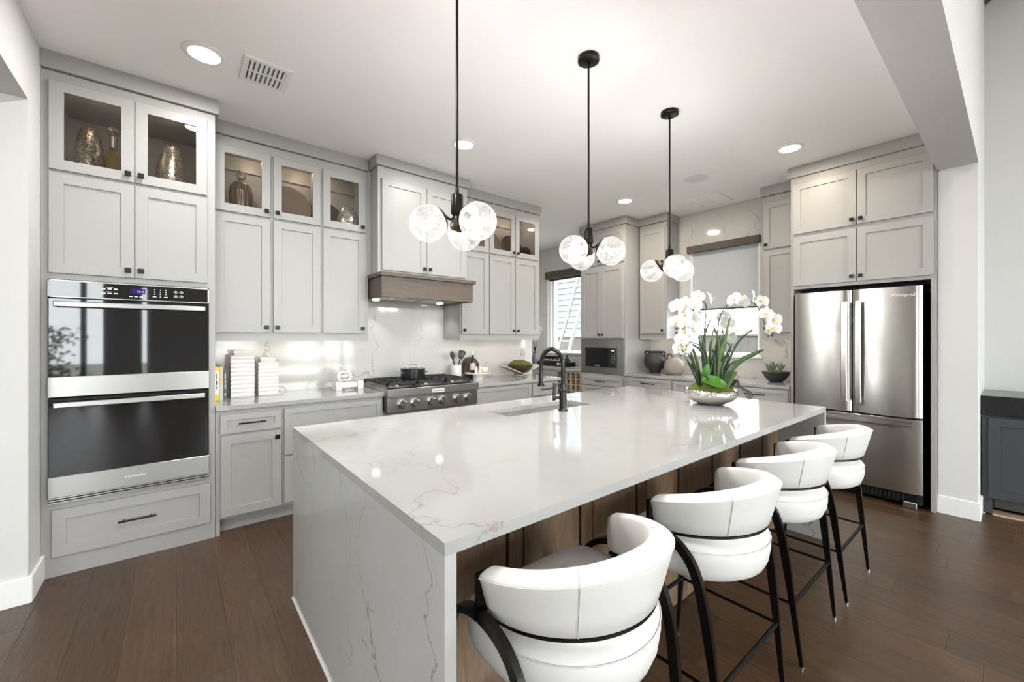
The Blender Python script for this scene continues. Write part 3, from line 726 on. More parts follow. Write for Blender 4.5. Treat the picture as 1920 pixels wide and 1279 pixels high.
# --- nook beyond the range wall: base units, wine rack, counter
nk = thing('wine_cabinet', 'base cabinet with open wine cubbies beside the tall microwave cabinet', 'cabinet', (4.720, 4.68, 0), BW)
b = MB(); b.box(0, .515, .02, .60, .11, .30); b.box(0, .515, .45, .61, .30, .878); b.box(0, .515, 0, .61, .85, .878); b.box(0, .515, .08, .60, 0, .11); b.box(0, .515, 0, .02, .11, .30); b.build('body', 'paint', nk)
for i in range(6):
    q = .01 + i * .0985
    b = MB(); b.box(q - .008, q + .008, 0, .45, .30, .85); b.build('divider', 'rack_wood', nk)
for j in range(1, 6):
    z = .30 + j * .092
    b = MB(); b.box(0, .515, .006, .45, z - .007, z + .007); b.build('shelf', 'rack_wood', nk)
base('base_cabinet', 'drawer cabinet in the nook left of the wine cubbies', (4.720, 5.25, 0), BW, 0, .565, [('w', .02, .545, .715, .850, .2), ('d', .02, .545, .127, .70, 'lt')], d=.61)
base('base_cabinet', 'drawer cabinet in the nook under the dark vase', (4.720, 6.19, 0), BW, 0, .935, [('w', .02, .45, .715, .850, .2), ('w', .46, .92, .715, .850, .2), ('d', .02, .45, .127, .70, 'rt'), ('d', .46, .92, .127, .70, 'lt')], d=.61)
b = MB(); b.box(4.695, 5.336, 4.162, 6.2, .880, .914); tag(b.build('countertop', 'quartz', bevel=0.0025), 'quartz countertop of the nook below the unshaded window', 'countertop')
for k, (q, z) in enumerate(((4.62, .306), (4.325, .491), (4.424, .675))):
    b = MB(); b.lathe([(.0, 0), (.036, .0), (.037, .18), (.015, .24), (.014, .30), (.0, .301)], n=14, cap0=False, cap1=False)
    tag(b.build('wine_bottle', 'bottle_brown', smooth=True, loc=(5.04, q, z + .038), rot=(0, R(-90), 0)), ['dark wine bottle in the lowest nook cubby row', 'dark wine bottle in the middle nook cubbies nearest the microwave', 'dark wine bottle in an upper nook cubby'][k], 'bottle', 'bottles in the wine cubbies')

# ------------------------------------------------------------------ island
isl = thing('kitchen_island', 'large kitchen island with white veined quartz waterfall ends', 'kitchen island')
IX0, IX1, IY0, IY1, IT, ITH = .482, 3.478, .840, 2.446, .914, .032
SX0, SX1, SY0, SY1 = 1.558, 2.330, 1.948, 2.206
b = MB(); xs = [IX0, SX0, SX1, IX1]; ys = [IY0, SY0, SY1, IY1]
for i in range(3):
    for j in range(3):
        if (i, j) == (1, 1): continue
        for z in (IT, IT - ITH):
            b.face([(xs[i], ys[j], z), (xs[i + 1], ys[j], z), (xs[i + 1], ys[j + 1], z), (xs[i], ys[j + 1], z)])
def vert_loop(X0, X1, Y0, Y1):
    P = [(X0, Y0), (X1, Y0), (X1, Y1), (X0, Y1)]
    for k in range(4):
        (a, c), (d, e) = P[k], P[(k + 1) % 4]; b.face([(a, c, IT - ITH), (d, e, IT - ITH), (d, e, IT), (a, c, IT)])
vert_loop(IX0, IX1, IY0, IY1); vert_loop(SX0, SX1, SY0, SY1)
def weld_build(b, name, m, parent, bevel=0):
    o = b.build(name, m, parent, recalc=False); bm = bmesh.new(); bm.from_mesh(o.data); bmesh.ops.remove_doubles(bm, verts=bm.verts, dist=1e-5); bmesh.ops.recalc_face_normals(bm, faces=bm.faces)
    if bevel:
        es = [e for e in bm.edges if len(e.link_faces) == 2 and e.calc_face_angle(0) > .6 and all(v.co.z > IT - .001 for v in e.verts)]; bmesh.ops.bevel(bm, geom=es, offset=bevel, segments=2, profile=.5, affect='EDGES')
    bm.to_mesh(o.data); bm.free(); return o
weld_build(b, 'countertop', 'quartz', isl, 0.0015)
for q in (IX0, IX1 - ITH):
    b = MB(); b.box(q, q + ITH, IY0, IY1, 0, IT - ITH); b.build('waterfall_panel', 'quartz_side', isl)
b = MB(); b.box(IX0 + ITH, IX1 - ITH, 1.135, IY1 - .06, 0.0, .64); b.box(IX0 + ITH, IX1 - ITH, 1.135, 1.90, .64, IT - ITH); b.box(IX0 + ITH, SX0 - .03, 1.9, IY1 - .06, .64, IT - ITH); b.box(SX1 + .03, IX1 - ITH, 1.9, IY1 - .06, .64, IT - ITH); b.build('carcass', 'black_gap', isl)
BY = 1.118
seams = [.514, .888, .962, 1.263, 1.343, 1.653, 1.732, 2.025, 2.115, 2.400, 2.478, 2.770, 2.850, 3.135, 3.215, 3.446]
for a, c in zip(seams[:-1], seams[1:]):
    wide = (c - a) > .15; y0 = BY if wide else BY - .004
    b = MB(); b.box(a + .005, c - .005, y0, 1.136, .012, IT - ITH - .001); b.build('board', 'island_wood', isl, bevel=0.0015)
for k in range(4):      # cabinet fronts on the cooking side
    a = .53 + k * .727; o = shaker_mb(a, a + .715, .12, .86, y=0, t=.02).build('cabinet_door', 'paint', isl)
    o.rotation_euler = (0, 0, R(180)); o.location = (3.96, IY1 - .04, 0)
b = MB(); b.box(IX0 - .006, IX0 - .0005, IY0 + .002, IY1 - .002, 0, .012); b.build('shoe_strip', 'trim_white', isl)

sk = thing('kitchen_sink', 'undermount steel sink set into the island top', 'sink')
b = MB(); z0 = .69; e = .012
def rr_(x0, x1, y0, y1, z): return [(x0, y0, z), (x1, y0, z), (x1, y1, z), (x0, y1, z)]
b.rings([rr_(SX0 - .014, SX1 + .014, SY0 - .014, SY1 + .014, IT - ITH - .0015), rr_(SX0 - .003, SX1 + .003, SY0 - .003, SY1 + .003, IT - ITH - .0015), rr_(SX0, SX1, SY0, SY1, z0 + .02), rr_(SX0 + .02, SX1 - .02, SY0 + .02, SY1 - .02, z0)], True, False, True)
b.rings([rr_(SX0 - .014, SX1 + .014, SY0 - .014, SY1 + .014, IT - ITH - .0015), rr_(SX0 - .01, SX1 + .01, SY0 - .01, SY1 + .01, z0 - .01)], True, False, True)
b.build('basin', 'sink_steel', sk, recalc=False)
b = MB(); b.cyl(((SX0 + SX1) / 2, (SY0 + SY1) / 2, z0 + .0005), .045, .003, 24); b.build('drain', 'chrome', sk)

fa = thing('kitchen_faucet', 'gunmetal pull-down kitchen faucet arching over the island sink', 'faucet', (1.962, 1.882, IT))
b = MB(); b.lathe([(.030, 0), (.031, .008), (.0245, .014), (.0245, .125), (.030, .132), (.030, .140), (.022, .147), (.0185, .168), (.0185, .180)], n=24); b.build('base', 'gunmetal', fa, smooth=True)
# spout swings towards the range (and slightly to the left)
sd = Vector((-.42, .91, 0)).normalized(); A_ = []
for k in range(8): A_.append((0, 0, .17 + .1150 * k / 7))
rad = .078
for k in range(1, 17):
    a = math.pi * k / 16; A_.append(tuple(sd * (rad - rad * math.cos(a)) + Vector((0, 0, .285 + .118 * math.sin(a)))))
A_.append(tuple(sd * 2 * rad + Vector((0, 0, .235))))
b = MB(); b.tube(A_, .0145, 14); b.build('neck', 'gunmetal', fa, smooth=True)
e_ = sd * 2 * rad
b = MB(); b.lathe([(.0155, .24), (.0165, .236), (.0165, .175), (.0245, .160), (.0245, .154), (.0, .154)], (e_.x, e_.y, 0), 20, cap1=False); b.build('spray_head', 'gunmetal', fa, smooth=True)
hd_ = Vector((-.80, .60, 0)).normalized()
b = MB(); b.tube([(0, 0, .085), tuple(hd_ * .050 + Vector((0, 0, .085)))], .012, 14); b.tube([tuple(hd_ * .050 + Vector((0, 0, .085))), tuple(hd_ * .070 + Vector((0, 0, .085)))], .019, 16); b.build('valve', 'gunmetal', fa, smooth=True)
b = MB(); p0 = hd_ * .060 + Vector((0, 0, .095)); b.tube([tuple(p0), tuple(p0 + Vector((0.010, 0, .085)))], [.0115, .014], 10); b.build('lever', 'rubber', fa, smooth=True)

# ------------------------------------------------------------------ bar stools (local origin on the floor, back towards -y)
def make_stool():
    o = thing('bar_stool', 'white leather bar stool', 'bar stool', group='white barrel-back stools along the island')
    # seat cushion
    out = []; n = 18; rb = .257
    for k in range(n + 1):
        a = math.pi + math.pi * k / n; out.append((rb * math.cos(a), rb * math.sin(a) * .98))
    out += [(.256, .06), (.250, .115), (.228, .150), (.18, .162), (.08, .167), (-.08, .167), (-.18, .162), (-.228, .150), (-.250, .115), (-.256, .06)]
    def ring(ins, z, yk=1.0):
        q = 1 - ins / .238; return [(x * q, .0 + y * q, z) for x, y in out]
    b = MB(); b.rings([ring(.070, .552), ring(.036, .557), ring(.016, .572), ring(.005, .600), ring(0, .635), ring(0, .664), ring(.006, .680), ring(.022, .691), ring(.10, .697)])
    st = b.build('seat', 'leather', o, smooth=True, angle=50)
    b = MB(); b.tube([(x * 1.002, y * 1.002, .668) for x, y in out] + [(out[0][0] * 1.002, out[0][1] * 1.002, .668)], .0018, 5); b.tube([(-.225, -.02, .697), (0, -.02, .6985), (.225, -.02, .697)], .0016, 5); b.build('piping', 'stitch', st)
    # wrap-around back
    th = 98; rr = []; m = 44
    for i in range(m + 1):
        a = R(-th + 2 * th * i / m); q = abs(i / m * 2 - 1)
        zt = .895 - .072 * q ** 1.7; zb = .728 - .022 * q ** 2
        hgt = zt - zb
        prof = [(.240, 0.0), (.249, .025), (.262, .30), (.276, .64), (.285, .85), (.2855, .885), (.279, .925), (.258, .985), (.244, 1.0), (.230, .985), (.222, .93), (.219, .60), (.222, .08), (.230, 0.0)]
        tp = min(1.0, (1 - q) * 7 + .55); mid = .247
        ring = [((mid + (r_ - mid) * tp) * math.sin(a), -(mid + (r_ - mid) * tp) * math.cos(a), zb + hgt * (.5 + (f_ - .5) * min(1, (1 - q) * 14 + .86))) for r_, f_ in prof]
        rr.append(ring)
    b = MB(); b.rings(rr); bk = b.build('backrest', 'leather', o, smooth=True, angle=60)
    b = MB()
    def band(fr_, rad_, lo, hi, k=30):
        pts = []
        for i in range(k + 1):
            a = R(lo + (hi - lo) * i / k); q = abs(lo + (hi - lo) * i / k) / th; zt = .895 - .072 * q ** 1.7; zb = .728 - .022 * q ** 2
            pts.append((rad_ * math.sin(a), -rad_ * math.cos(a), zb + (zt - zb) * fr_))
        return pts
    b.tube(band(.885, .2862, -92, 92), .0016, 5)
    for s in (-1, 1):
        a = R(40 * s); q = 40 / th; zt = .895 - .072 * q ** 1.7; zb = .728 - .022 * q ** 2
        b.tube([(r_ * math.sin(a), -r_ * math.cos(a), zb + (zt - zb) * f_) for r_, f_ in ((.2415, .005), (.2505, .03), (.2632, .30), (.2772, .64), (.2862, .85), (.2864, .887), (.280, .928), (.2585, .989), (.244, 1.004), (.2295, .988))], .0014, 5)
    b.build('seam', 'stitch', bk)
    b = MB(); b.tube(band(-.035, .236, -96, 96, 36), 1.0, prof=[(-.0035, -.010), (.0035, -.010), (.0035, .010), (-.0035, .010)]); b.build('back_rail', 'bronze_metal', o, smooth=True)
    for s in (-1, 1):
        X = s * .276
        b = MB(); b.box(min(X, X - s * .030), max(X, X - s * .030), .026, .044, .70, .812); b.build('arm_bracket', 'bronze_metal', o, bevel=0.003)
        side = [(-.226, .006), (-.205, .20), (-.180, .42), (-.166, .52), (-.152, .585), (-.126, .648), (-.078, .696), (-.015, .718), (.045, .719), (.100, .700), (.145, .660), (.170, .60), (.182, .52), (.19, .40), (.202, .20), (.212, .006)]
        pts = smooth_path([(X * (.885 + .115 * min(1, z_ / .55)), y_, z_) for y_, z_ in side], 4); L = len(pts)
        rad_ = [min(1.0, .42 + .58 * min(1, pts[i].z / .45)) for i in range(L)]
        half = L // 2
        for nm, seg, rs in (('back_leg', pts[:half + 1], rad_[:half + 1]), ('front_leg', pts[half:], rad_[half:])):
            b = MB(); b.tube(seg, rs, prof=[(-.0095, -.015), (.0095, -.015), (.0095, .015), (-.0095, .015)]); lg = b.build(nm, 'bronze_metal', o, smooth=True, angle=50)
            f_ = seg[0] if nm == 'back_leg' else seg[-1]
            b = MB(); b.cyl((f_.x, f_.y, 0), .008, .008, 10); b.build('glide', 'chrome', lg)
        b = MB(); b.tube([(X * .94, -.199, .262), (X * .94, .196, .262)], .0065, 8); b.build('side_rail', 'bronze_metal', o)
    b = MB(); b.tube([(-.2595, -.199, .262), (.2595, -.199, .262)], .0085, 10); b.build('back_stretcher', 'bronze_metal', o, smooth=True)
    b = MB(); b.tube([(-.2595, .196, .262), (.2595, .196, .262)], .0085, 10); b.build('foot_rail', 'bronze_metal', o, smooth=True)
    return o
stool = make_stool()
labs = ['white leather bar stool nearest the camera, at the near end of the island', 'second white leather bar stool from the near end of the island', 'third white leather bar stool from the near end of the island', 'white leather bar stool nearest the refrigerator, at the far end of the island']
for i, (sx, sy, rz) in enumerate(((.845, .803, 0), (1.585, .803, 0), (2.285, .803, 0), (2.965, .795, 0))):
    s_ = stool if i == 0 else copy_tree(stool)
    s_['label'] = labs[i]; s_.location = (sx, sy, 0); s_.rotation_euler = (0, 0, R(rz))

# ------------------------------------------------------------------ ceiling fixtures
def pendant(x, y, delta, label):
    o = thing('pendant_light', label, 'pendant light', (x, y, CH), group='globe pendants over the island')
    b = MB(); b.lathe([(.0, 0), (.062, 0), (.063, -.004), (.063, -.024), (.058, -.027), (.0, -.027)], n=32, cap0=False, cap1=False); b.build('canopy', 'bronze_metal', o, smooth=True)
    b = MB(); b.cyl((0, 0, -1.0), .0062, .98, 12); b.lathe([(.009, -1.012), (.009, -.985), (.0062, -.98)], n=12); b.build('rod', 'bronze_metal', o, smooth=True)
    b = MB(); b.lathe([(.0, -1.102), (.024, -1.102), (.028, -1.098), (.028, -1.018), (.024, -1.012), (.0, -1.012)], n=28, cap0=False, cap1=False); b.build('socket_hub', 'bronze_metal', o, smooth=True)
    fw = Vector((math.cos(R(50.87)), math.sin(R(50.87)), 0)); rt = Vector((fw.y, -fw.x, 0)); GR = .082
    for k in range(3):
        a = R(delta + 120 * k); d = rt * math.sin(a) + fw * math.cos(a)
        gc = d * .130 + Vector((0, 0, -1.155))
        inn = (Vector((0, 0, -1.10)) + d * .02 - gc).normalized()      # towards the hub
        inn = (-d * .86 + Vector((0, 0, .51))).normalized()
        p1 = gc + inn * (GR + .004)
        b = MB(); b.tube(smooth_path([d * .012 + Vector((0, 0, -1.095)), d * .016 + Vector((0, 0, -1.118)), d * .034 + Vector((0, 0, -1.126)), p1], 5), .0055, 10); ar = b.build('arm', 'bronze_metal', o, smooth=True)
        # dished cap hugging the globe
        q = inn.to_track_quat('Z', 'Y').to_matrix().to_4x4(); q.translation = gc
        b = MB(); pr = []
        for j in range(7): t_ = R(2 + 40 * j / 6); pr.append(((GR + .004) * math.sin(t_), (GR + .004) * math.cos(t_)))
        for j in range(6, -1, -1): t_ = R(2 + 40 * j / 6); pr.append(((GR + .0015) * math.sin(t_), (GR + .0015) * math.cos(t_)))
        b.lathe(pr, n=28); b.v = [tuple(q @ Vector(v_)) for v_ in b.v]; b.build('cap', 'bronze_cap', ar, smooth=True)
        b = MB(); pr = [(GR * math.sin(R(38 + 142 * j / 30)), GR * math.cos(R(38 + 142 * j / 30))) for j in range(30)] + [(.0005, -GR)]
        b.lathe(pr, n=48, cap0=False); gl = b.build('globe', 'crackle_glass', o, smooth=True, angle=180)
        gl.rotation_euler = inn.to_track_quat('Z', 'Y').to_euler(); gl.location = gc
        b = MB(); b.lathe([(.013, .078), (.013, .045), (.011, .042), (.0, .042)], n=14, cap1=False); b.build('socket', 'bronze_metal', gl, smooth=True)
        b = MB(); b.lathe([(.008, .044), (.008, .036), (.012, .024), (.0135, .012), (.012, .002), (.007, -.004), (.0, -.006)], n=16, cap1=False); b.build('bulb', 'bulb_glow', gl, smooth=True)
        lamp('bulb_lamp', 'POINT', BULB_W, WARM, gl, (0, 0, .012), shadow_soft_size=.020)
    return o
pendant(.984, 1.603, 9, 'globe pendant above the near end of the island, rod leaving the picture top')
pendant(1.890, 1.606, -9, 'middle globe pendant above the island faucet')
pendant(2.807, 1.617, 184, 'farthest globe pendant, nearest the shaded window')

def recessed(x, y, label, z=CH, e=RECESSED_W, col=(1, .97, .925)):
    o = thing('recessed_light', label, 'ceiling light', (x, y, z), group='recessed ceiling lights')
    b = MB(); b.lathe([(.104, 0), (.104, -.004), (.092, -.012), (.079, -.012), (.076, -.004), (.076, 0)], n=40); b.build('trim_ring', 'trim_white', o, smooth=True)
    b = MB(); b.cyl((0, 0, -.009), .078, .003, 32); b.build('lens', 'lamp_disc', o)
    lamp('can_lamp', 'AREA', e, col, o, (0, 0, -.016), shape='DISK', size=.15)
recessed(.125, 2.996, 'recessed ceiling light in front of the oven tower', e=9, col=(1, .98, .95))
recessed(1.906, 2.994, 'recessed ceiling light in front of the range hood', e=8, col=(1, .98, .95))
recessed(4.197, 2.997, 'recessed ceiling light in front of the tall microwave cabinet', col=(1, .88, .73), e=12)
recessed(4.148, 1.259, 'recessed ceiling light in front of the refrigerator', col=(1, .85, .68), e=6.5)
recessed(.125, 1.26, 'recessed ceiling light over the near end of the island, above the picture', e=13, col=(1, .98, .95))  # unseen lamp added to brighten the base cabinets
recessed(3.0, 5.3, 'recessed ceiling light behind the range wall in the nook', e=14)  # unseen lamp added to lift the dark nook ceiling
for k, (x_, y_) in enumerate(((3.6, -1.6), (1.0, -1.6), (3.6, -3.6))): recessed(x_, y_, ['recessed light in the tall next room nearest the dark cabinet', 'recessed light in the tall next room behind the camera', 'recessed light in the tall next room near the rear window'][k], 4.70, e=12)  # unseen lamps added to brighten the floor, stool backs and next-room wall

vt = thing('ceiling_vent', 'white slatted air register in the ceiling near the oven tower', 'air vent', (.436, 2.99, CH))
b = MB(); X, Yv = .128, .140
for a in ((-X, X, -Yv, -Yv + .028), (-X, X, Yv - .028, Yv), (-X, -X + .028, -Yv + .028, Yv - .028), (X - .028, X, -Yv + .028, Yv - .028), (-X + .028, X - .028, -.006, .006)): b.box(*a, -.010, 0)
b.build('frame', 'trim_white', vt)
b = MB(); b.box(-X + .02, X - .02, -Yv + .02, Yv - .02, -.0015, -.0005); b.build('duct', 'steel_dark', vt)
for i in range(8):
    xx = -X + .040 + i * .0252
    for (y0, y1) in ((-Yv + .028, -.006), (.006, Yv - .028)):
        b = MB(); b.face([(xx - .003, y0, -.009), (xx + .013, y0, -.002), (xx + .013, y1, -.002), (xx - .003, y1, -.009)]); b.face([(xx - .003, y0, -.0105), (xx + .013, y0, -.0035), (xx + .013, y1, -.0035), (xx - .003, y1, -.0105)]); b.build('louvre', 'trim_white', vt, recalc=False)
sp = thing('ceiling_speaker', 'round white speaker flush in the ceiling near the shaded window', 'speaker', (4.18, 2.113, CH))
b = MB(); b.lathe([(.0, -.006), (.105, -.006), (.112, -.004), (.114, 0)], n=40, cap0=False); b.build('grille', 'concrete_plate', sp, smooth=True)
b = MB(); b.lathe([(.114, 0), (.121, 0), (.121, -.005), (.114, -.005)], n=40); b.build('rim', 'trim_white', sp, smooth=True)
ap = thing('ceiling_access_panel', 'flat rectangular return air panel in the ceiling before the shaded window', 'ceiling panel', (4.96, 2.33, CH))
b = MB()
for a in ((-.2, .2, -.18, -.155), (-.2, .2, .155, .18), (-.2, -.175, -.155, .155), (.175, .2, -.155, .155)): b.box(*a, -.012, 0)
b.build('frame', 'trim_white', ap); b = MB(); b.box(-.176, .176, -.156, -.002, -.006, 0); b.build('panel', 'ceiling_white', ap); b = MB(); b.box(-.176, .176, .002, .156, -.006, 0); b.build('panel', 'ceiling_white', ap)

# ------------------------------------------------------------------ window shades
rs = thing('roller_shade', 'grey woven roller shade half lowered under a dark wood valance', 'window shade')
b = MB(); b.box(5.285, 5.334, 1.915, 2.800, 2.517, 2.605); b.build('valance', 'valance_wood', rs, bevel=0.002)
b = MB(); b.box(5.372, 5.3745, 1.948, 2.767, 1.770, 2.585); b.build('fabric', 'fabric_shade', rs)
b = MB(); b.box(5.366, 5.381, 1.948, 2.767, 1.752, 1.774); b.build('hem_bar', 'charcoal_paint', rs, bevel=0.003)
rs2 = thing('roller_shade', 'fully raised roller shade under a grey wood valance in the nook window', 'window shade')
b = MB(); b.box(5.285, 5.334, 4.49, 5.535, 2.470, 2.600); b.build('valance', 'valance_wood', rs2, bevel=0.002)
b = MB(); b.box(5.36, 5.385, 4.53, 5.49, 2.44, 2.475); b.build('hem_bar', 'charcoal_paint', rs2)

# ------------------------------------------------------------------ dark cabinet in the next room
dc = thing('credenza', 'charcoal painted low cabinet with black granite top at the right edge', 'cabinet', (4.96, .186, 0), BW)
b = MB(); b.box(0, 2.2, .02, .59, .128, .782); b.box(0, .04, .0, .03, .128, .782); b.build('body', 'charcoal_paint', dc, bevel=0.002)
door(dc, .035, .60, .14, .765, s=.062, m='charcoal_paint'); door(dc, .61, 1.18, .14, .765, s=.062, m='charcoal_paint')
b = MB(); b.box(-.004, 2.2, -.015, .595, .784, .936); b.build('granite_top', 'granite_black', dc, bevel=0.003)
b = MB(); b.box(.02, .055, .012, .06, 0, .128); b.build('leg', 'charcoal_paint', dc)
b = MB(); b.box(.06, 2.2, .14, .16, .03, .13); b.build('toe_kick', 'granite_slate', dc)
b = MB(); b.box(.0, 2.2, .012, .14, 0.0005, .010); b.build('toe_board', 'oak', dc)  # pale strip for the lit floor under the cabinet, light put into colour

# ------------------------------------------------------------------ decor in the glass cabinets
def lath(name, m, prof, loc, label, cat, n=28, fn=None, group=None, cap1=False, smooth=True, rot=None, parent=None):
    b = MB(); b.lathe(prof, n=n, cap0=True, cap1=cap1, fn=fn); o = b.build(name, m, parent, smooth=smooth, loc=loc, rot=rot, angle=60)
    if label: tag(o, label, cat, group)
    return o
ZS = 2.3805
lath('vase', 'mercury_brown', [(.050, 0), (.068, .06), (.075, .14), (.072, .22), (.060, .30), (.046, .36), (.040, .385), (.034, .39), (.030, .37), (.0, .30)], (-.445, 3.86, ZS), 'speckled brown mercury glass vase, leftmost in the oven tower', 'vase', fn=lambda a, z: 1 + .05 * math.sin(3 * a + z * 9))
dn = thing('decanter', 'amber glass decanter with a round stopper in the oven tower', 'decanter', (-.318, 3.70, ZS))
lath('bottle', 'amber_glass', [(.040, 0), (.068, .015), (.070, .04), (.040, .18), (.018, .235), (.017, .29), (.020, .30)], (0, 0, 0), None, None, parent=dn, cap1=True)
lath('neck_band', 'steel_dark', [(.019, .235), (.0195, .29), (.023, .30), (.023, .31)], (0, 0, 0), None, None, parent=dn, cap1=True)
b = MB(); b.lathe([(.0, .0), (.020, .010), (.035, .028), (.036, .040), (.022, .058), (.0, .066)], (0, 0, .31), 20, cap0=False, cap1=False); b.build('stopper', 'mercury_gold', dn, smooth=True)
lath('vase', 'mercury_brown', [(.080, 0), (.085, .05), (.080, .14), (.066, .24), (.048, .33), (.040, .36), (.032, .365), (.028, .33), (.0, .28)], (-.030, 3.78, ZS), 'speckled dark vase with a notched neck behind the right oven tower glass', 'vase', fn=lambda a, z: 1 + .06 * math.sin(2 * a + z * 8))
ZU = 2.3705
v1 = lath('vase', 'ribbed_bronze', [(.052, 0), (.066, .05), (.078, .13), (.080, .20), (.072, .255), (.052, .285), (.035, .292), (.0, .293)], (.408, 4.02, ZU), 'ribbed bronze glass jar with a crystal stopper', 'vase', n=88, fn=lambda a, z: .97 + .075 * abs(math.sin(5.5 * a)))
b = MB(); b.lathe([(.012, .29), (.014, .305), (.030, .318), (.038, .345), (.034, .375), (.018, .39), (.0, .392)], n=7, cap1=False); b.build('stopper', 'mercury_silver', v1)
def platter(x, z, r, label, y=4.135, m='plate_brown', tilt=14):
    b = MB(); b.lathe([(.0, .012), (r * .70, .012), (r * .78, .018), (r, .030), (r, .034), (r * .76, .024), (r * .68, .018), (.0, .018)], n=48, cap0=False, cap1=False)
    return tag(b.build('platter', m, smooth=True, loc=(x, y, z + r * math.cos(R(tilt))), rot=(R(90 - tilt), 0, 0)), label, 'platter')
platter(.765, ZU, .188, 'large plain brown platter standing in the two-door wall cabinet beside the oven tower', 4.11)
platter(1.080, ZU, .150, 'dark brown platter partly behind the silver vase left of the hood', 4.125, 'walnut')
lath('vase', 'mercury_silver', [(.060, 0), (.092, .03), (.100, .08), (.092, .14), (.070, .20), (.045, .24), (.034, .25), (.0, .245)], (1.240, 3.955, ZU), 'squat crackled silver glass vase just left of the hood', 'vase', fn=lambda a, z: 1 + .07 * math.sin(2 * a + 1.0))
platter(2.965, ZU, .175, 'brown platter standing behind glass right of the hood', 4.11)
platter(3.33, ZU, .170, 'dark platter behind the last glass door of the range wall', 4.125, 'walnut')
lath('vase', 'smoke_glass', [(.05, 0), (.085, .03), (.090, .08), (.075, .14), (.05, .17), (.03, .18)], (3.44, 3.98, ZU), 'smoked glass vase behind the last glass door of the range wall', 'vase')
b = MB(); b.box(2.60, 2.78, 4.0, 4.12, ZU, ZU + .05); b.build('x', 'oak'); o = bpy.data.objects['x']; o.name = 'wooden_box'; tag(o, 'small wooden box behind the glass door partly hidden by the near pendant', 'box')

# ------------------------------------------------------------------ things on the left counter
T = IT
def book(x0, x1, y0, h, m, label, bands=()):
    o = thing('book', label, 'book', (0, 0, 0), group='books leaning by the oven tower'); d = .16
    b = MB(); b.box(x0, x1, y0, y0 + .006, T, T + h); b.box(x0, x0 + .0025, y0, y0 + d, T, T + h); b.box(x1 - .0025, x1, y0, y0 + d, T, T + h); b.build('cover', m, o, bevel=0.001)
    b = MB(); b.box(x0 + .0025, x1 - .0025, y0 + .006, y0 + d - .004, T + .003, T + h - .004); b.build('pages', 'paper', o)
    for (z0, z1, mm) in bands:
        b = MB(); b.box(x0 + .001, x1 - .001, y0 - .0008, y0 + .001, T + z0, T + z1); b.build('spine_print', mm, o)
    return o
o = book(.222, .2535, 3.855, .254, 'book_yellow', 'yellow and white spined cookbook against the oven tower', [(.045, .225, 'book_white')])
b = MB()
for (z0, z1, w_) in ((.085, .110, .003), (.118, .150, .005), (.160, .205, .003)): b.box(.238 - w_, .238 + w_, 3.8530, 3.8545, T + z0, T + z1)
b.build('spine_mark', 'ink', o)
o = book(.2545, .279, 3.868, .255, 'book_tan', 'tan and sage spined book in the middle of the three cookbooks', [(.0, .125, 'book_sage')])
o = book(.280, .304, 3.878, .240, 'book_slate', 'dark slate book beside the taller ribbed canister')
b = MB()
for (z0, z1) in ((.03, .05), (.085, .115), (.125, .150), (.16, .20)): b.box(.289, .295, 3.8772, 3.8785, T + z0, T + z1)
b.build('spine_mark', 'ink_light', o)
def canister(x0, x1, y0, y1, h, nr, label):
    o = thing('canister', label, 'canister', ((x0 + x1) / 2, (y0 + y1) / 2, T)); W, Dp = (x1 - x0) / 2, (y1 - y0) / 2
    rr = []; N = nr * 6
    for i in range(N + 1):
        z = h * i / N; s_ = -.0035 + .0045 * abs(math.sin(math.pi * nr * i / N)); ring = []
        for (cx_, cy_) in ((-1, -1), (1, -1), (1, 1), (-1, 1)):
            pass
        k = 10
        for e_ in range(4):
            for j in range(k):
                u = -1 + 2 * j / k
                px_, py_ = [(u, -1), (1, u), (-u, 1), (-1, -u)][e_]
                wob = .0025 * math.sin(u * 5 + i * .9)
                ring.append((px_ * (W + s_), py_ * (Dp + s_), min(h, max(0, z + (wob if 0 < i < N else 0)))))
        rr.append(ring)
    b = MB(); b.rings(rr); b.build('jar', 'ceramic_white', o, smooth=True, angle=60)
    b = MB(); b.box(-W * .72, W * .72, -Dp * .72, Dp * .72, h, h + .016); b.box(-W * .78, W * .78, -Dp * .78, Dp * .78, h + .016, h + .040); b.build('lid', 'ceramic_white', o, bevel=0.004, seg=2)
canister(.331, .492, 3.92, 4.10, .335, 10, 'taller white ribbed square ceramic canister with lid')
canister(.520, .667, 3.935, 4.08, .275, 9, 'shorter white ribbed square ceramic canister with lid')
ms = thing('marble_stand', 'low white marble block stand on the left counter', 'stand')
for (a, c) in ((1.112, 1.163), (1.306, 1.358)):
    b = MB(); b.box(a, c, 3.87, 3.99, T, T + .078); b.build('block', 'marble_white', ms, bevel=0.003)
b = MB(); b.box(1.163, 1.306, 3.885, 3.975, T + .022, T + .070); b.build('bar', 'marble_white', ms, bevel=0.003)
kn = thing('knot_ornament', 'white ceramic link knot resting on the marble stand', 'ornament', (1.20, 3.93, T + .070))
for k, (dx, tl, rz) in enumerate(((-.022, 8, 20), (.022, -12, -35), (.0, 80, 60))):
    pts = [(.038 * math.cos(2 * math.pi * i / 28), 0, .038 * math.sin(2 * math.pi * i / 28)) for i in range(29)]
    b = MB(); b.tube(pts, .0165, 10); b.build('link', 'ceramic_white', kn, smooth=True, angle=180, loc=(dx, 0, .0545), rot=(R(tl), 0, R(rz)))

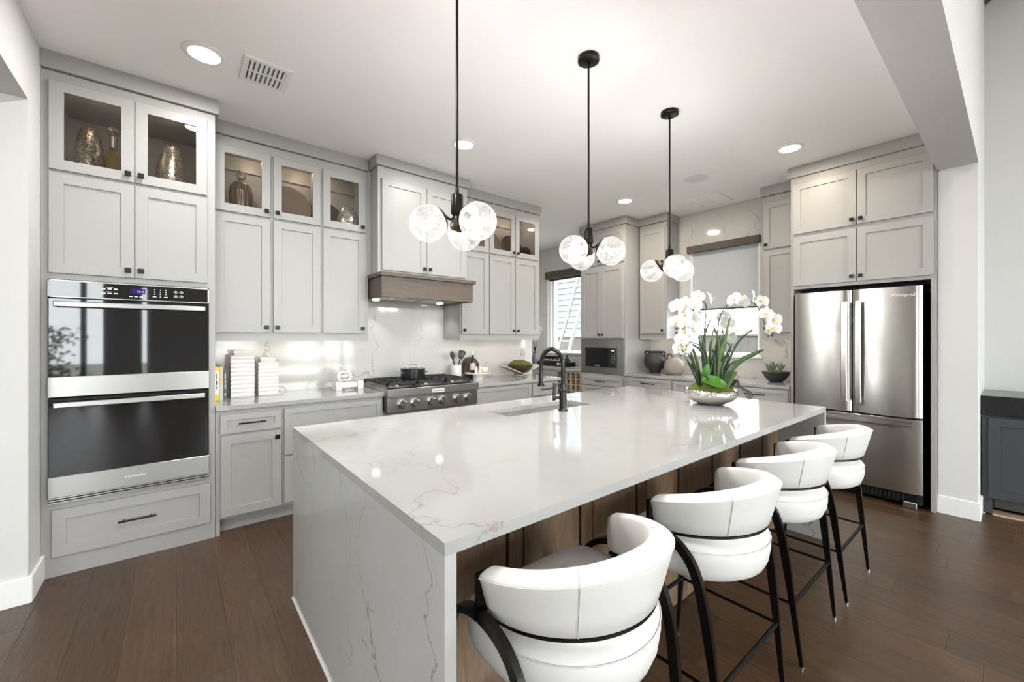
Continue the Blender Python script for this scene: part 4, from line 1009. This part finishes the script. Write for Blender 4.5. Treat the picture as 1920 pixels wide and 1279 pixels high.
# ------------------------------------------------------------------ pot on the grate
pt = thing('cooking_pot', 'black lidded cooking pot on the back left burner', 'pot', (1.822, 3.80, .9885))
b = MB(); b.lathe([(.108, 0), (.118, .006), (.120, .090), (.124, .094), (.124, .098), (.116, .098)], n=36); b.build('body', 'pan_black', pt, smooth=True)
b = MB(); b.lathe([(.121, .0985), (.122, .102), (.10, .106), (.0, .110)], n=36, cap1=False); ld = b.build('lid', 'pan_black', pt, smooth=True)
b = MB(); b.tube(smooth_path([(-.056, 0, .106), (-.045, 0, .130), (0, 0, .140), (.045, 0, .130), (.056, 0, .106)], 6), .0045, 8); b.build('lid_handle', 'chrome', ld, smooth=True)
for s in (-1, 1):
    b = MB(); b.tube(smooth_path([(s * .118, -.035, .062), (s * .150, -.030, .066), (s * .156, 0, .067), (s * .150, .030, .066), (s * .118, .035, .062)], 5), .006, 8); b.build('side_handle', 'chrome', pt, smooth=True)

# ------------------------------------------------------------------ right counter group
cr = thing('utensil_crock', 'white marble crock holding black cooking utensils', 'crock', (2.475, 4.06, T))
b = MB(); b.lathe([(.064, 0), (.066, .004), (.066, .168), (.064, .172), (.058, .172), (.056, .02), (.0, .015)], n=32, cap1=False); b.build('cup', 'marble_white', cr, smooth=True)
def utensil(name, label, p0, p1, head):
    o = thing(name, label, 'utensil'); P0, P1 = Vector(p0), Vector(p1); d = (P1 - P0).normalized()
    b = MB(); b.tube([P0, P1], [.006, .008], 8); b.build('handle', 'rubber', o, smooth=True)
    q = (d.to_track_quat('Z', 'Y') @ Matrix.Rotation(R(90), 4, 'Z').to_quaternion()).to_euler()
    if head == 'spoon':
        b = MB(); b.lathe([(.008, 0), (.026, .03), (.030, .055), (.022, .085), (.0, .1)], n=16, cap1=False); b.v = [(x, y * .35, z) for x, y, z in b.v]; b.build('bowl', 'rubber', o, smooth=True, loc=P1 - d * .004, rot=q)
    else:
        b = MB(); W0, W1, H = .022, .045, .10
        pr = [(-W0, 0), (W0, 0), (W1, H * .75), (W1 * .85, H), (-W1 * .85, H), (-W1, H * .75)]
        b.rings([[(x, -.003, z) for x, z in pr], [(x, .003, z) for x, z in pr]]); hd2 = b.build('blade', 'rubber', o, loc=P1 - d * .004, rot=q)
        b = MB()
        for i in range(3):
            for j in range(3): b.box(-.024 + i * .018, -.012 + i * .018, -.0036, .0036, .035 + j * .018, .046 + j * .018)
        b.build('slot', 'plate_brown', hd2)
    return o
utensil('cooking_spoon', 'black rounded cooking spoon leaning left in the marble crock', (2.490, 4.06, T + .022), (2.440, 4.06, T + .235), 'spoon')
utensil('slotted_turner', 'black slotted turner leaning right in the marble crock', (2.463, 4.075, T + .022), (2.535, 4.06, T + .24), 'turner')
b = MB(); r_ = .125; b.lathe([(.0, 0), (r_ - .004, 0), (r_, .004), (r_, .014), (r_ - .004, .018), (.0, .018)], n=40, cap0=False, cap1=False)
tag(b.build('cutting_board', 'walnut', smooth=True, loc=(2.735, 4.155, T + r_ * .985 + .002), rot=(R(82), 0, 0)), 'round dark walnut cutting board leaning on the backsplash', 'cutting board')
b = MB(); r_ = .093; b.lathe([(.0, 0), (r_ - .004, 0), (r_, .004), (r_, .012), (r_ - .004, .016), (.0, .016)], n=40, cap0=False, cap1=False)
tag(b.build('cutting_board', 'walnut', smooth=True, loc=(2.690, 4.105, T + r_ * .97 + .001), rot=(R(78), 0, 0)), 'smaller round dark board standing in front of the larger one', 'cutting board')
cs = thing('cake_stand', 'small white pedestal stand beside the utensil crock', 'stand', (2.705, 3.95, T))
b = MB(); b.lathe([(.060, 0), (.060, .055), (.052, .060), (.052, .066)], n=32); b.build('pedestal', 'marble_white', cs, smooth=True)
b = MB(); b.lathe([(.0, .066), (.150, .066), (.153, .071), (.150, .077), (.0, .077)], n=44, cap0=False, cap1=False); b.build('plate', 'ceramic_white', cs, smooth=True)
CZ = T + .0775
ob = thing('oil_bottle', 'dark brown oil bottle with a chrome pourer on the pedestal stand', 'bottle', (2.660, 3.99, CZ))
lath('glass', 'bottle_brown', [(.030, 0), (.031, .006), (.031, .125), (.014, .165), (.013, .205)], (0, 0, 0), None, None, parent=ob, cap1=True)
b = MB(); b.lathe([(.0316, .03), (.0316, .11)], n=28, cap0=False, cap1=False); b.build('label', 'ceramic_white', ob, smooth=True)
b = MB(); b.cyl((0, 0, .205), .013, .012, 12); b.tube([(0, 0, .217), (0, 0, .232), (.012, 0, .248)], .0045, 8); b.build('pourer', 'chrome', ob, smooth=True)
for k, (sx, sy, lab) in enumerate(((2.648, 3.905, 'white salt shaker at the left of the pedestal stand'), (2.695, 3.895, 'tan pepper shaker between the salt shaker and the marble bowl'))):
    o = thing('shaker', lab, 'shaker', (sx, sy, CZ)); lath('body', ['ceramic_white', 'salt_glass'][k], [(.019, 0), (.019, .052), (.015, .060)], (0, 0, 0), None, None, parent=o, cap1=True, n=16)
    b = MB(); b.lathe([(.016, .060), (.016, .070), (.008, .076), (.0, .0765)], n=16, cap1=False); b.build('cap', 'ceramic_white', o, smooth=True)
lath('mortar_bowl', 'marble_white', [(.036, 0), (.052, .008), (.056, .058), (.055, .062), (.050, .062), (.044, .02), (.0, .012)], (2.775, 3.935, CZ), 'small white marble bowl on the pedestal stand', 'bowl')
b = MB(); b.tube([(2.765, 3.938, CZ + .022), (2.80, 3.935, CZ + .075), (2.822, 3.932, CZ + .120)], [.010, .009, .013], 12); tag(b.build('pestle', 'oak', smooth=True), 'light wooden pestle leaning in the marble bowl', 'pestle')

mb = thing('planter_stand', 'crossed grey plate stand holding the moss bowl', 'stand', (3.33, 3.93, T))
for s in (-1, 1):
    b = MB(); L = .36
    b.box(-L / 2, L / 2, -.085, .085, -.005, .005); b.build('plate', 'grey_wood', mb, bevel=0.002, loc=(s * .110, s * .004, .0705), rot=(0, R(-s * 20), 0))
bw = thing('moss_bowl', 'dark fluted bowl heaped with bright green moss', 'planter', (3.33, 3.93, T + .038))
b = MB(); b.lathe([(.03, 0), (.075, .020), (.125, .055), (.150, .085), (.156, .108), (.149, .108), (.135, .08), (.0, .07)], n=48, cap1=False, fn=lambda a, z: 1 + .03 * math.sin(12 * a) * (z / .1)); b.build('bowl', 'walnut', bw, smooth=True)
def moss_dome(parent, r, h, z, seed, bump=.16, n=40):
    rg_ = random.Random(seed); ph = [(rg_.uniform(0, 6.28), rg_.randint(3, 13), rg_.uniform(4, 14)) for _ in range(7)]
    rr = []
    for i in range(14):
        t_ = i / 14 * math.pi / 2; ring = []
        for k in range(n):
            a = 2 * math.pi * k / n; s_ = sum(math.sin(p + m * a + q * t_) for p, m, q in ph) / 7
            ring.append((r * math.cos(t_) * (1 + bump * .35 * s_) * math.cos(a), r * math.cos(t_) * (1 + bump * .35 * s_) * math.sin(a), z + h * math.sin(t_) * (1 + bump * s_ * 1.4)))
        rr.append(ring)
    b = MB(); b.rings(rr); o = b.build('moss', 'moss', parent, smooth=True, angle=180); o['kind'] = 'stuff'
    t_ = o.modifiers.new('d', 'SUBSURF'); t_.levels = t_.render_levels = 1
    return o
moss_dome(bw, .150, .072, .088, 5, .22, 56)

# ------------------------------------------------------------------ back counter: pots and succulent bowl
dp = thing('pot', 'matte black two-handled pot in the back corner', 'pot', (5.06, 3.13, T))
b = MB(); b.lathe([(.066, 0), (.072, .012), (.070, .03), (.125, .085), (.146, .15), (.138, .215), (.105, .262), (.094, .275), (.104, .298), (.096, .300), (.084, .278), (.0, .20)], n=40, cap1=False); b.build('body', 'ceramic_black', dp, smooth=True, angle=60)
for s in (1, -1):
    b = MB(); b.tube(smooth_path([(0, s * .098, .285), (0, s * .135, .290), (0, s * .150, .262), (0, s * .132, .225)], 6), .012, 10); b.build('handle', 'ceramic_black', dp, smooth=True)
jg = thing('jug', 'speckled beige round jug with a loop handle beside the black pot', 'jug', (5.04, 2.838, T))
b = MB(); b.lathe([(.085, 0), (.108, .012), (.127, .06), (.129, .120), (.112, .175), (.070, .208), (.034, .220), (.028, .236), (.032, .243), (.0, .238)], n=40, cap1=False); b.build('body', 'ceramic_beige', jg, smooth=True, angle=60)
b = MB(); b.tube(smooth_path([(0, .030, .228), (0, .050, .262), (0, .088, .255), (0, .104, .215), (0, .100, .180)], 6), .010, 10); b.build('handle', 'walnut', jg, smooth=True)
sb = thing('succulent_bowl', 'dark grey bowl of succulents and moss next to the refrigerator', 'planter', (5.05, 1.665, T))
b = MB(); b.lathe([(.052, 0), (.060, .003), (.102, .045), (.132, .100), (.136, .112), (.130, .113), (.118, .09), (.0, .08)], n=40, cap1=False); b.build('bowl', 'bowl_grey', sb, smooth=True)
moss_dome(sb, .125, .030, .095, 9)
def leaf_mb(pts, w, fold=0.25, n=10, tip=1.0, up=Vector((0, 0, 1))):
    P = smooth_path(pts, 6); m = len(P); b = MB(); rows = []
    for i, p in enumerate(P):
        t_ = i / (m - 1); d = (P[min(i + 1, m - 1)] - P[max(i - 1, 0)]).normalized(); sd_ = d.cross(up)
        if sd_.length < .05: sd_ = Vector((1, 0, 0))
        sd_.normalize(); nn = sd_.cross(d).normalized()
        ww = w * (math.sin(math.pi * min(1, (t_ * .90 + .10)) ** tip) ** .75) if t_ < 1 else .0006
        ww = max(ww, .0006)
        rows.append([p - sd_ * ww + nn * ww * fold, p - sd_ * ww * .5 + nn * ww * fold * .35, p, p + sd_ * ww * .5 + nn * ww * fold * .35, p + sd_ * ww + nn * ww * fold, p + sd_ * ww * .5 + nn * (ww * fold * .35 - .0016), p - nn * .0018, p - sd_ * ww * .5 + nn * (ww * fold * .35 - .0016)])
    b.rings(rows); return b
rg_ = random.Random(2)
for c_, (cx_, cy_, n_, L) in enumerate(((.0, .03, 10, .115), (-.02, -.05, 7, .085), (.02, .075, 5, .06))):
    for k in range(n_):
        a = 2 * math.pi * k / n_ + rg_.random() * .4; el = rg_.uniform(.5, 1.1); q = L * rg_.uniform(.8, 1.15)
        d = Vector((math.cos(a) * math.cos(el), math.sin(a) * math.cos(el), math.sin(el)))
        p0 = Vector((cx_, cy_, .118)); leaf_mb([p0, p0 + d * q * .5, p0 + d * q + Vector((0, 0, .008))], .018, .5, up=Vector((0, 0, 1))).build('leaf', 'succulent', sb, smooth=True, angle=60)

# ------------------------------------------------------------------ nook counter
nv = thing('nook_vase', 'slate glass vase with dark stems and one white bloom in the nook', 'vase', (5.0, 5.50, T))
b = MB(); b.lathe([(.042, 0), (.052, .01), (.055, .10), (.035, .17), (.026, .20), (.034, .215), (.028, .215), (.02, .19), (.0, .15)], n=24, cap1=False); b.build('body', 'book_slate', nv, smooth=True)
for (dy, dx_, hz) in ((-.12, .0, .62), (.03, .02, .42), (-.02, .03, .50)):
    b = MB(); b.tube(smooth_path([(0, 0, .10), (dx_ * .5, dy * .3, .30), (dx_, dy, hz)], 6), .004, 6); b.build('stem', 'stem', nv, smooth=True)
for (dy, z) in ((.03, .40), (-.03, .33), (.05, .30)):
    leaf_mb([(0, dy * .3, z - .08), (-.02, dy, z), (-.03, dy * 2.0, z - .02)], .018).build('leaf', 'leaf_dark', nv, smooth=True)

# orchid blossom: five petals and a lip, facing local +z
def petal_mb(L, W, a, cup=.25, rise=.0):
    b = MB(); ca, sa = math.cos(a), math.sin(a); rows = []; nI = 7
    for i in range(nI + 1):
        t_ = i / nI; ww = W * math.sin(math.pi * (t_ * .86 + .08)) ** .7; r_ = .006 + L * t_; z = rise * t_ + cup * L * (t_ ** 2) * .35
        row = []
        for j in range(5):
            u = -1 + j / 2; x = r_; y = ww * u; zz = z + .10 * ww * abs(u) - .12 * L * max(0, t_ - .7) * 2
            row.append((x * ca - y * sa, x * sa + y * ca, zz))
        for j in range(4, -1, -1):
            u = -1 + j / 2; x = r_; y = ww * u * .98; zz = z + .10 * ww * abs(u) - .12 * L * max(0, t_ - .7) * 2 - .0014
            row.append((x * ca - y * sa, x * sa + y * ca, zz))
        rows.append(row)
    b.rings(rows); return b
def blossom_meshes(s=1.0):
    b = MB()
    for a, L, W in ((0, .044, .034), (180, .044, .034)):
        q = petal_mb(L * s, W * s, R(a), .15, .004); off = len(b.v); b.v += q.v; b.f += [tuple(i + off for i in f_) for f_ in q.f]; b.m += q.m
    for a, L, W in ((90, .045, .021), (222, .044, .020), (318, .044, .020)):
        q = petal_mb(L * s, W * s, R(a), .1, -.004); off = len(b.v); b.v += q.v; b.f += [tuple(i + off for i in f_) for f_ in q.f]; b.m += q.m
    p = b.build('flower', 'petal', smooth=True, angle=60)
    b = MB(); b.lathe([(.004, -.002), (.007, .006), (.009, .014), (.005, .022), (.0, .024)], n=10, cap1=False); b.v = [(x, y - .006, z) for x, y, z in b.v]
    q = leaf_mb([(0, -.004, .006), (0, -.014, .016), (0, -.024, .012)], .008); off = len(b.v); b.v += q.v; b.f += [tuple(i + off for i in f_) for f_ in q.f]; b.m += q.m
    l = b.build('lip', 'petal_lip', smooth=True, angle=60)
    pm, lm = p.data, l.data; bpy.data.objects.remove(p); bpy.data.objects.remove(l); return pm, lm
FM, LM = blossom_meshes()
def flower(parent, pos, face, s=1.0, roll=0.0):
    o = bpy.data.objects.new('flower', FM); C.objects.link(o); o.parent = parent; o.location = pos
    q = Vector(face).normalized().to_track_quat('Z', 'Y'); o.rotation_mode = 'QUATERNION'
    o.rotation_quaternion = q @ Matrix.Rotation(roll, 4, 'Z').to_quaternion(); o.scale = (s, s, s)
    l = bpy.data.objects.new('lip', LM); C.objects.link(l); l.parent = o
    return o
flower(nv, (0, -.12, .64), (-.8, -.4, .1), 1.3)
flower(nv, (-.01, -.10, .56), (-.8, -.6, 0), 1.1)

gt = thing('glass_tray', 'long black tray for stemware on the nook counter', 'tray', (5.08, 5.02, T))
b = MB(); b.box(-.10, .10, -.34, .38, 0, .012); b.box(-.10, -.088, -.34, .38, .012, .075); b.box(.088, .10, -.34, .38, .012, .075); b.box(-.10, .10, -.34, -.328, .012, .075); b.box(-.10, .10, .368, .38, .012, .075); b.build('box', 'black_metal', gt, bevel=0.002)
b = MB(); b.box(-.102, -.1, -.19, -.16, .028, .055); b.box(-.102, -.1, -.145, -.10, .024, .060); b.build('white_mark', 'ink_light', gt)
for k in range(4):
    o = thing('coupe_glass', ['clear coupe glass at the left of the nook tray', 'clear coupe glass, second from the left on the nook tray', 'clear coupe glass, third from the left on the nook tray', 'clear coupe glass behind the faucet neck on the nook tray'][k], 'glass', (5.07, 5.30 - k * .095, T + .0125), group='coupe glasses on the nook tray')
    lath('base', 'clear_glass', [(.034, 0), (.034, .003), (.004, .008), (.004, .085)], (0, 0, 0), None, None, parent=o, n=20)
    b = MB(); b.lathe([(.004, .085), (.030, .100), (.046, .125), (.048, .150), (.0465, .150), (.044, .126), (.0, .10)], n=24, cap0=False, cap1=False); b.build('cup', 'smoke_glass', o, smooth=True)
lath('bulb_vase', 'smoke_glass', [(.03, 0), (.06, .03), (.065, .07), (.03, .12), (.018, .16), (.024, .175)], (5.16, 4.86, T + .0125), 'round bottle of amber glass at the right of the nook tray', 'bottle')
lath('sill_figurine', 'ceramic_white', [(.028, 0), (.030, .01), (.012, .02), (.010, .06), (.016, .09), (.010, .13), (.0, .135)], (5.38, 4.99, 1.1385), 'slim white figurine standing on the nook window sill', 'ornament')

# ------------------------------------------------------------------ orchid arrangement on the island
oc = thing('orchid_planter', 'white orchids and strap leaves in a round silver bowl on the island', 'orchid', (3.01, 1.412, IT), R(50.87 - 90))
b = MB(); b.lathe([(.060, 0), (.100, .007), (.148, .030), (.174, .058), (.180, .078), (.174, .100), (.167, .106), (.160, .102), (.0, .08)], n=56, cap1=False); b.build('bowl', 'silver_hammered', oc, smooth=True, angle=60)
moss_dome(oc, .158, .060, .092, 21, .34, 64)
ro = random.Random(11)
def P3(l, d0, d1): return [(x, d0 + (d1 - d0) * i / (len(l) - 1), z) for i, (x, z) in enumerate(l)]
stems = [([(-.040, .10), (-.051, .34), (-.046, .568), (-.043, .704), (-.073, .742), (-.119, .749), (-.169, .735), (-.214, .672), (-.237, .599), (-.255, .54)], .0, -.06),
         ([(.030, .10), (.040, .318), (.049, .454), (.063, .613), (.090, .681), (.126, .722), (.172, .74), (.272, .742), (.326, .69), (.354, .622), (.367, .568), (.399, .495)], .02, -.05),
         ([(-.055, .10), (-.064, .34), (-.067, .477), (-.087, .563), (-.132, .59)], -.03, -.08), ([(-.045, .10), (-.051, .363), (-.092, .418), (-.146, .44), (-.196, .445), (-.228, .39)], -.02, -.09),
         ([(.06, .10), (.136, .386), (.14, .522), (.113, .586)], .08, .12), ([(.07, .10), (.181, .386), (.149, .454), (.136, .54)], .06, .10)]
for i, (l, d0, d1) in enumerate(stems):
    b = MB(); P = smooth_path(P3(l, d0, d1), 5); b.tube(P, [.0050 - .0026 * k / len(P) for k in range(len(P))], 7); b.build('stem', 'stem', oc, smooth=True)
for (x, z, d) in ((-.050, .36, .0), (.050, .47, .015)):
    b = MB(); b.cyl((x, d, z), .007, .006, 8); b.build('stem_tie', 'petal', oc)
FL = [(-.269, .704), (-.21, .727), (-.128, .772), (-.151, .704), (-.028, .758), (-.214, .649), (-.123, .622), (-.228, .586), (-.278, .595), (-.173, .545), (-.223, .531), (-.251, .468), (-.21, .459), (-.26, .404), (-.214, .413)]
FR = [(.122, .751), (.204, .738), (.272, .772), (.322, .738), (.344, .649), (.381, .672), (.417, .608), (.413, .547), (.358, .54), (.14, .64), (.195, .477), (.176, .586)]
for i, (x, z) in enumerate(FL + FR):
    left = x < 0.06
    d = -.055 - .012 * (i % 4)
    face = [(-.45 if left else .35) + ro.uniform(-.85, .85), -1.0, ro.uniform(-.2, .55)]
    if i in (4, 15): face = [.9 if i == 4 else -.9, -.35, .35]
    if i == 17: face = [.85, -.4, .1]
    if i in (24, 25, 26): d = .10; face = [ro.uniform(-.3, .5), .7, .4]
    flower(oc, (x, d, z), face, ro.uniform(.92, 1.10), ro.uniform(-.4, .4))
for (x, z) in ((-.283, .552), (-.271, .520), (-.225, .375), (-.200, .400), (.405, .485), (.385, .498), (-.245, .355)):
    b = MB(); b.lathe([(.0, 0), (.007, .006), (.0085, .012), (.004, .021), (.0, .022)], n=8, cap0=False, cap1=False); b.build('bud', 'stem', oc, smooth=True, loc=(x, -.06, z), rot=(ro.uniform(0, 3), ro.uniform(0, 3), 0))
LV = [([(.043, .09), (.159, .286), (.275, .364), (.329, .395)], .020, -.03, -.10, 'leaf'), ([(.062, .10), (.17, .282), (.271, .302)], .013, .02, .06, 'leaf_dark'), ([(.07, .09), (.17, .228), (.225, .197)], .007, .03, .08, 'leaf_dark'),
      ([(.023, .09), (.085, .356), (.132, .511)], .032, .03, .05, 'leaf'), ([(.023, .09), (.077, .414), (.124, .674)], .013, -.02, -.05, 'leaf'), ([(.054, .10), (.178, .422), (.306, .546)], .010, .0, -.02, 'leaf'),
      ([(-.046, .09), (-.085, .356), (-.201, .445)], .011, -.04, -.10, 'leaf_dark'), ([(-.054, .09), (-.116, .337), (-.178, .472)], .012, .0, -.03, 'leaf'), ([(.008, .09), (.027, .414), (-.027, .584)], .012, -.05, -.08, 'leaf'),
      ([(-.031, .09), (-.046, .433), (.031, .654)], .010, .02, .03, 'leaf'), ([(-.07, .09), (-.132, .259), (-.17, .306)], .018, -.03, -.07, 'leaf_dark'), ([(-.085, .10), (-.159, .251), (-.209, .306)], .008, -.02, -.08, 'leaf_dark'),
      ([(.062, .09), (.108, .205), (.124, .244)], .018, -.08, -.12, 'leaf'), ([(.043, .09), (.062, .201), (.077, .244)], .028, -.09, -.13, 'leaf'), ([(.101, .09), (.143, .174), (.159, .12)], .016, -.05, -.10, 'leaf_dark'),
      ([(-.012, .09), (-.008, .298), (-.031, .406)], .012, -.06, -.09, 'leaf_dark'), ([(-.031, .10), (-.085, .201), (-.147, .22)], .010, -.10, -.15, 'leaf'), ([(.015, .09), (.043, .375), (.07, .453)], .016, -.06, -.08, 'leaf'),
      ([(-.03, .09), (-.10, .30), (-.13, .44)], .012, .05, .07, 'leaf'), ([(.0, .09), (-.02, .33), (-.06, .50)], .010, .06, .08, 'leaf'), ([(.02, .09), (.03, .36), (.055, .55)], .011, .05, .07, 'leaf')]
for k in range(14):
    a_ = ro.uniform(-1.0, 1.0); h_ = ro.uniform(.30, .52); LV.append(([(a_ * .05, .09), (a_ * .11, h_ * .65), (a_ * .22, h_)], ro.uniform(.006, .011), ro.uniform(-.05, .06), ro.uniform(-.12, .12), 'leaf' if k % 3 else 'leaf_dark'))
for l, wd, d0, d1, m_ in LV:
    leaf_mb(P3(l, d0, d1), wd * .82, .3, up=Vector((0.25, 1, .15))).build('leaf', m_, oc, smooth=True, angle=60)
leaf_mb([(-.072, -.06, .13), (-.075, -.085, .22), (-.062, -.09, .295)], .030, .25, up=Vector((.2, 1, 0))).build('leaf', 'leaf_bright', oc, smooth=True, angle=60)
leaf_mb([(-.10, -.09, .196), (-.035, -.15, .172), (.032, -.165, .150)], .050, .10, up=Vector((0, -.75, .65)), tip=.9).build('leaf', 'leaf_bright', oc, smooth=True, angle=60)
for k in range(8):
    x0 = .075 + ro.uniform(0, .06); b = MB(); b.tube(smooth_path([(x0, -.05, .135), (x0 + .05, -.08 - ro.uniform(0, .05), .130), (.185 + ro.uniform(0, .03), -.07 - ro.uniform(0, .08), .10), (.195 + ro.uniform(0, .04), -.08 - ro.uniform(0, .08), ro.uniform(.03, .07))], 6), .0019, 6); b.build('air_root', 'stem', oc, smooth=True)

# ------------------------------------------------------------------ outside
nh = thing('neighbour_house', 'pale blue sided house seen through the nook window', 'house', (9.0, 0, 0))
b = MB(); b.box(.05, .4, 5.8, 13, -.25, 6); b.build('wall', 'stone_base', nh)
b = MB(); b.box(.0, .05, 5.8, 13, -.25, 1.42); b.build('stone_base', 'stone_base', nh); b = MB(); b.box(-.04, .05, 5.8, 13, 1.42, 1.52); b.build('ledge', 'house_trim', nh)
for i in range(24):
    z = 1.52 + i * .17; b = MB(); b.face([(.0, 5.8, z), (.0, 13, z), (.035, 13, z + .178), (.035, 5.8, z + .178)]); b.face([(.0, 5.8, z), (.05, 5.8, z), (.05, 13, z), (.0, 13, z)]); b.build('siding_board', 'siding_paint', nh)
ldr = thing('ladder', 'pale aluminium ladder leaning outside the nook window', 'ladder')
A0, A1 = Vector((8.30, 8.62, -.25)), Vector((8.85, 7.52, 4.1)); B0, B1 = A0 + Vector((0, -.40, 0)), A1 + Vector((0, -.40, 0))
for p, q in ((A0, A1), (B0, B1)):
    b = MB(); b.tube([p, q], 1.0, prof=[(-.04, -.028), (.04, -.028), (.04, .028), (-.04, .028)]); b.build('rail', 'aluminium', ldr)
for i in range(1, 14):
    t_ = i / 14; b = MB(); b.tube([A0.lerp(A1, t_), B0.lerp(B1, t_)], .022, 8); b.build('rung', 'aluminium', ldr)
gf = thing('garden_fence', 'grey board fence seen through the lower part of the shaded window', 'fence', (9.0, 0, 0))
for i in range(32):
    b = MB(); b.box(0, .022, 1.0 + i * .145, 1.14 + i * .145, -.25, 1.43); b.build('fence_board', 'stone_base', gf)
b = MB(); b.box(-.03, .05, .98, 5.66, 1.43, 1.47); b.build('cap_rail', 'stone_base', gf)
b = MB(); b.box(5.505, 5.60, 5.500, 5.57, .2, 3.2); struct(b.build('wall_brick', 'brick_dark'))
rs_ = random.Random(5)
for k, (sx, sy, sh) in enumerate(((-2.6, -7.6, 1.9), (-4.2, -8.2, 2.3), (2.6, -8.6, 1.6))):
    o = thing('shrub', ['leafy shrub outside, mirrored at the left of the upper oven glass', 'tall shrub farther out behind the rear window', 'low shrub outside the wide rear window'][k], 'shrub', (sx, sy, -.25))
    b = MB()
    for i in range(900):
        v_ = Vector((rs_.gauss(0, .36), rs_.gauss(0, .36), rs_.uniform(.1, sh))); d = Vector((rs_.uniform(-1, 1), rs_.uniform(-1, 1), rs_.uniform(-.4, 1))).normalized(); s_ = d.orthogonal().normalized() * .045
        b.face([v_ - s_, v_ + d * .07, v_ + s_, v_ - d * .05])
    q = b.build('foliage', 'shrub_leaf', o, recalc=False); q['kind'] = 'stuff'
    b = MB(); b.tube([(0, 0, 0), (.05, 0, sh * .6)], .03, 7); b.build('stem', 'walnut', o)
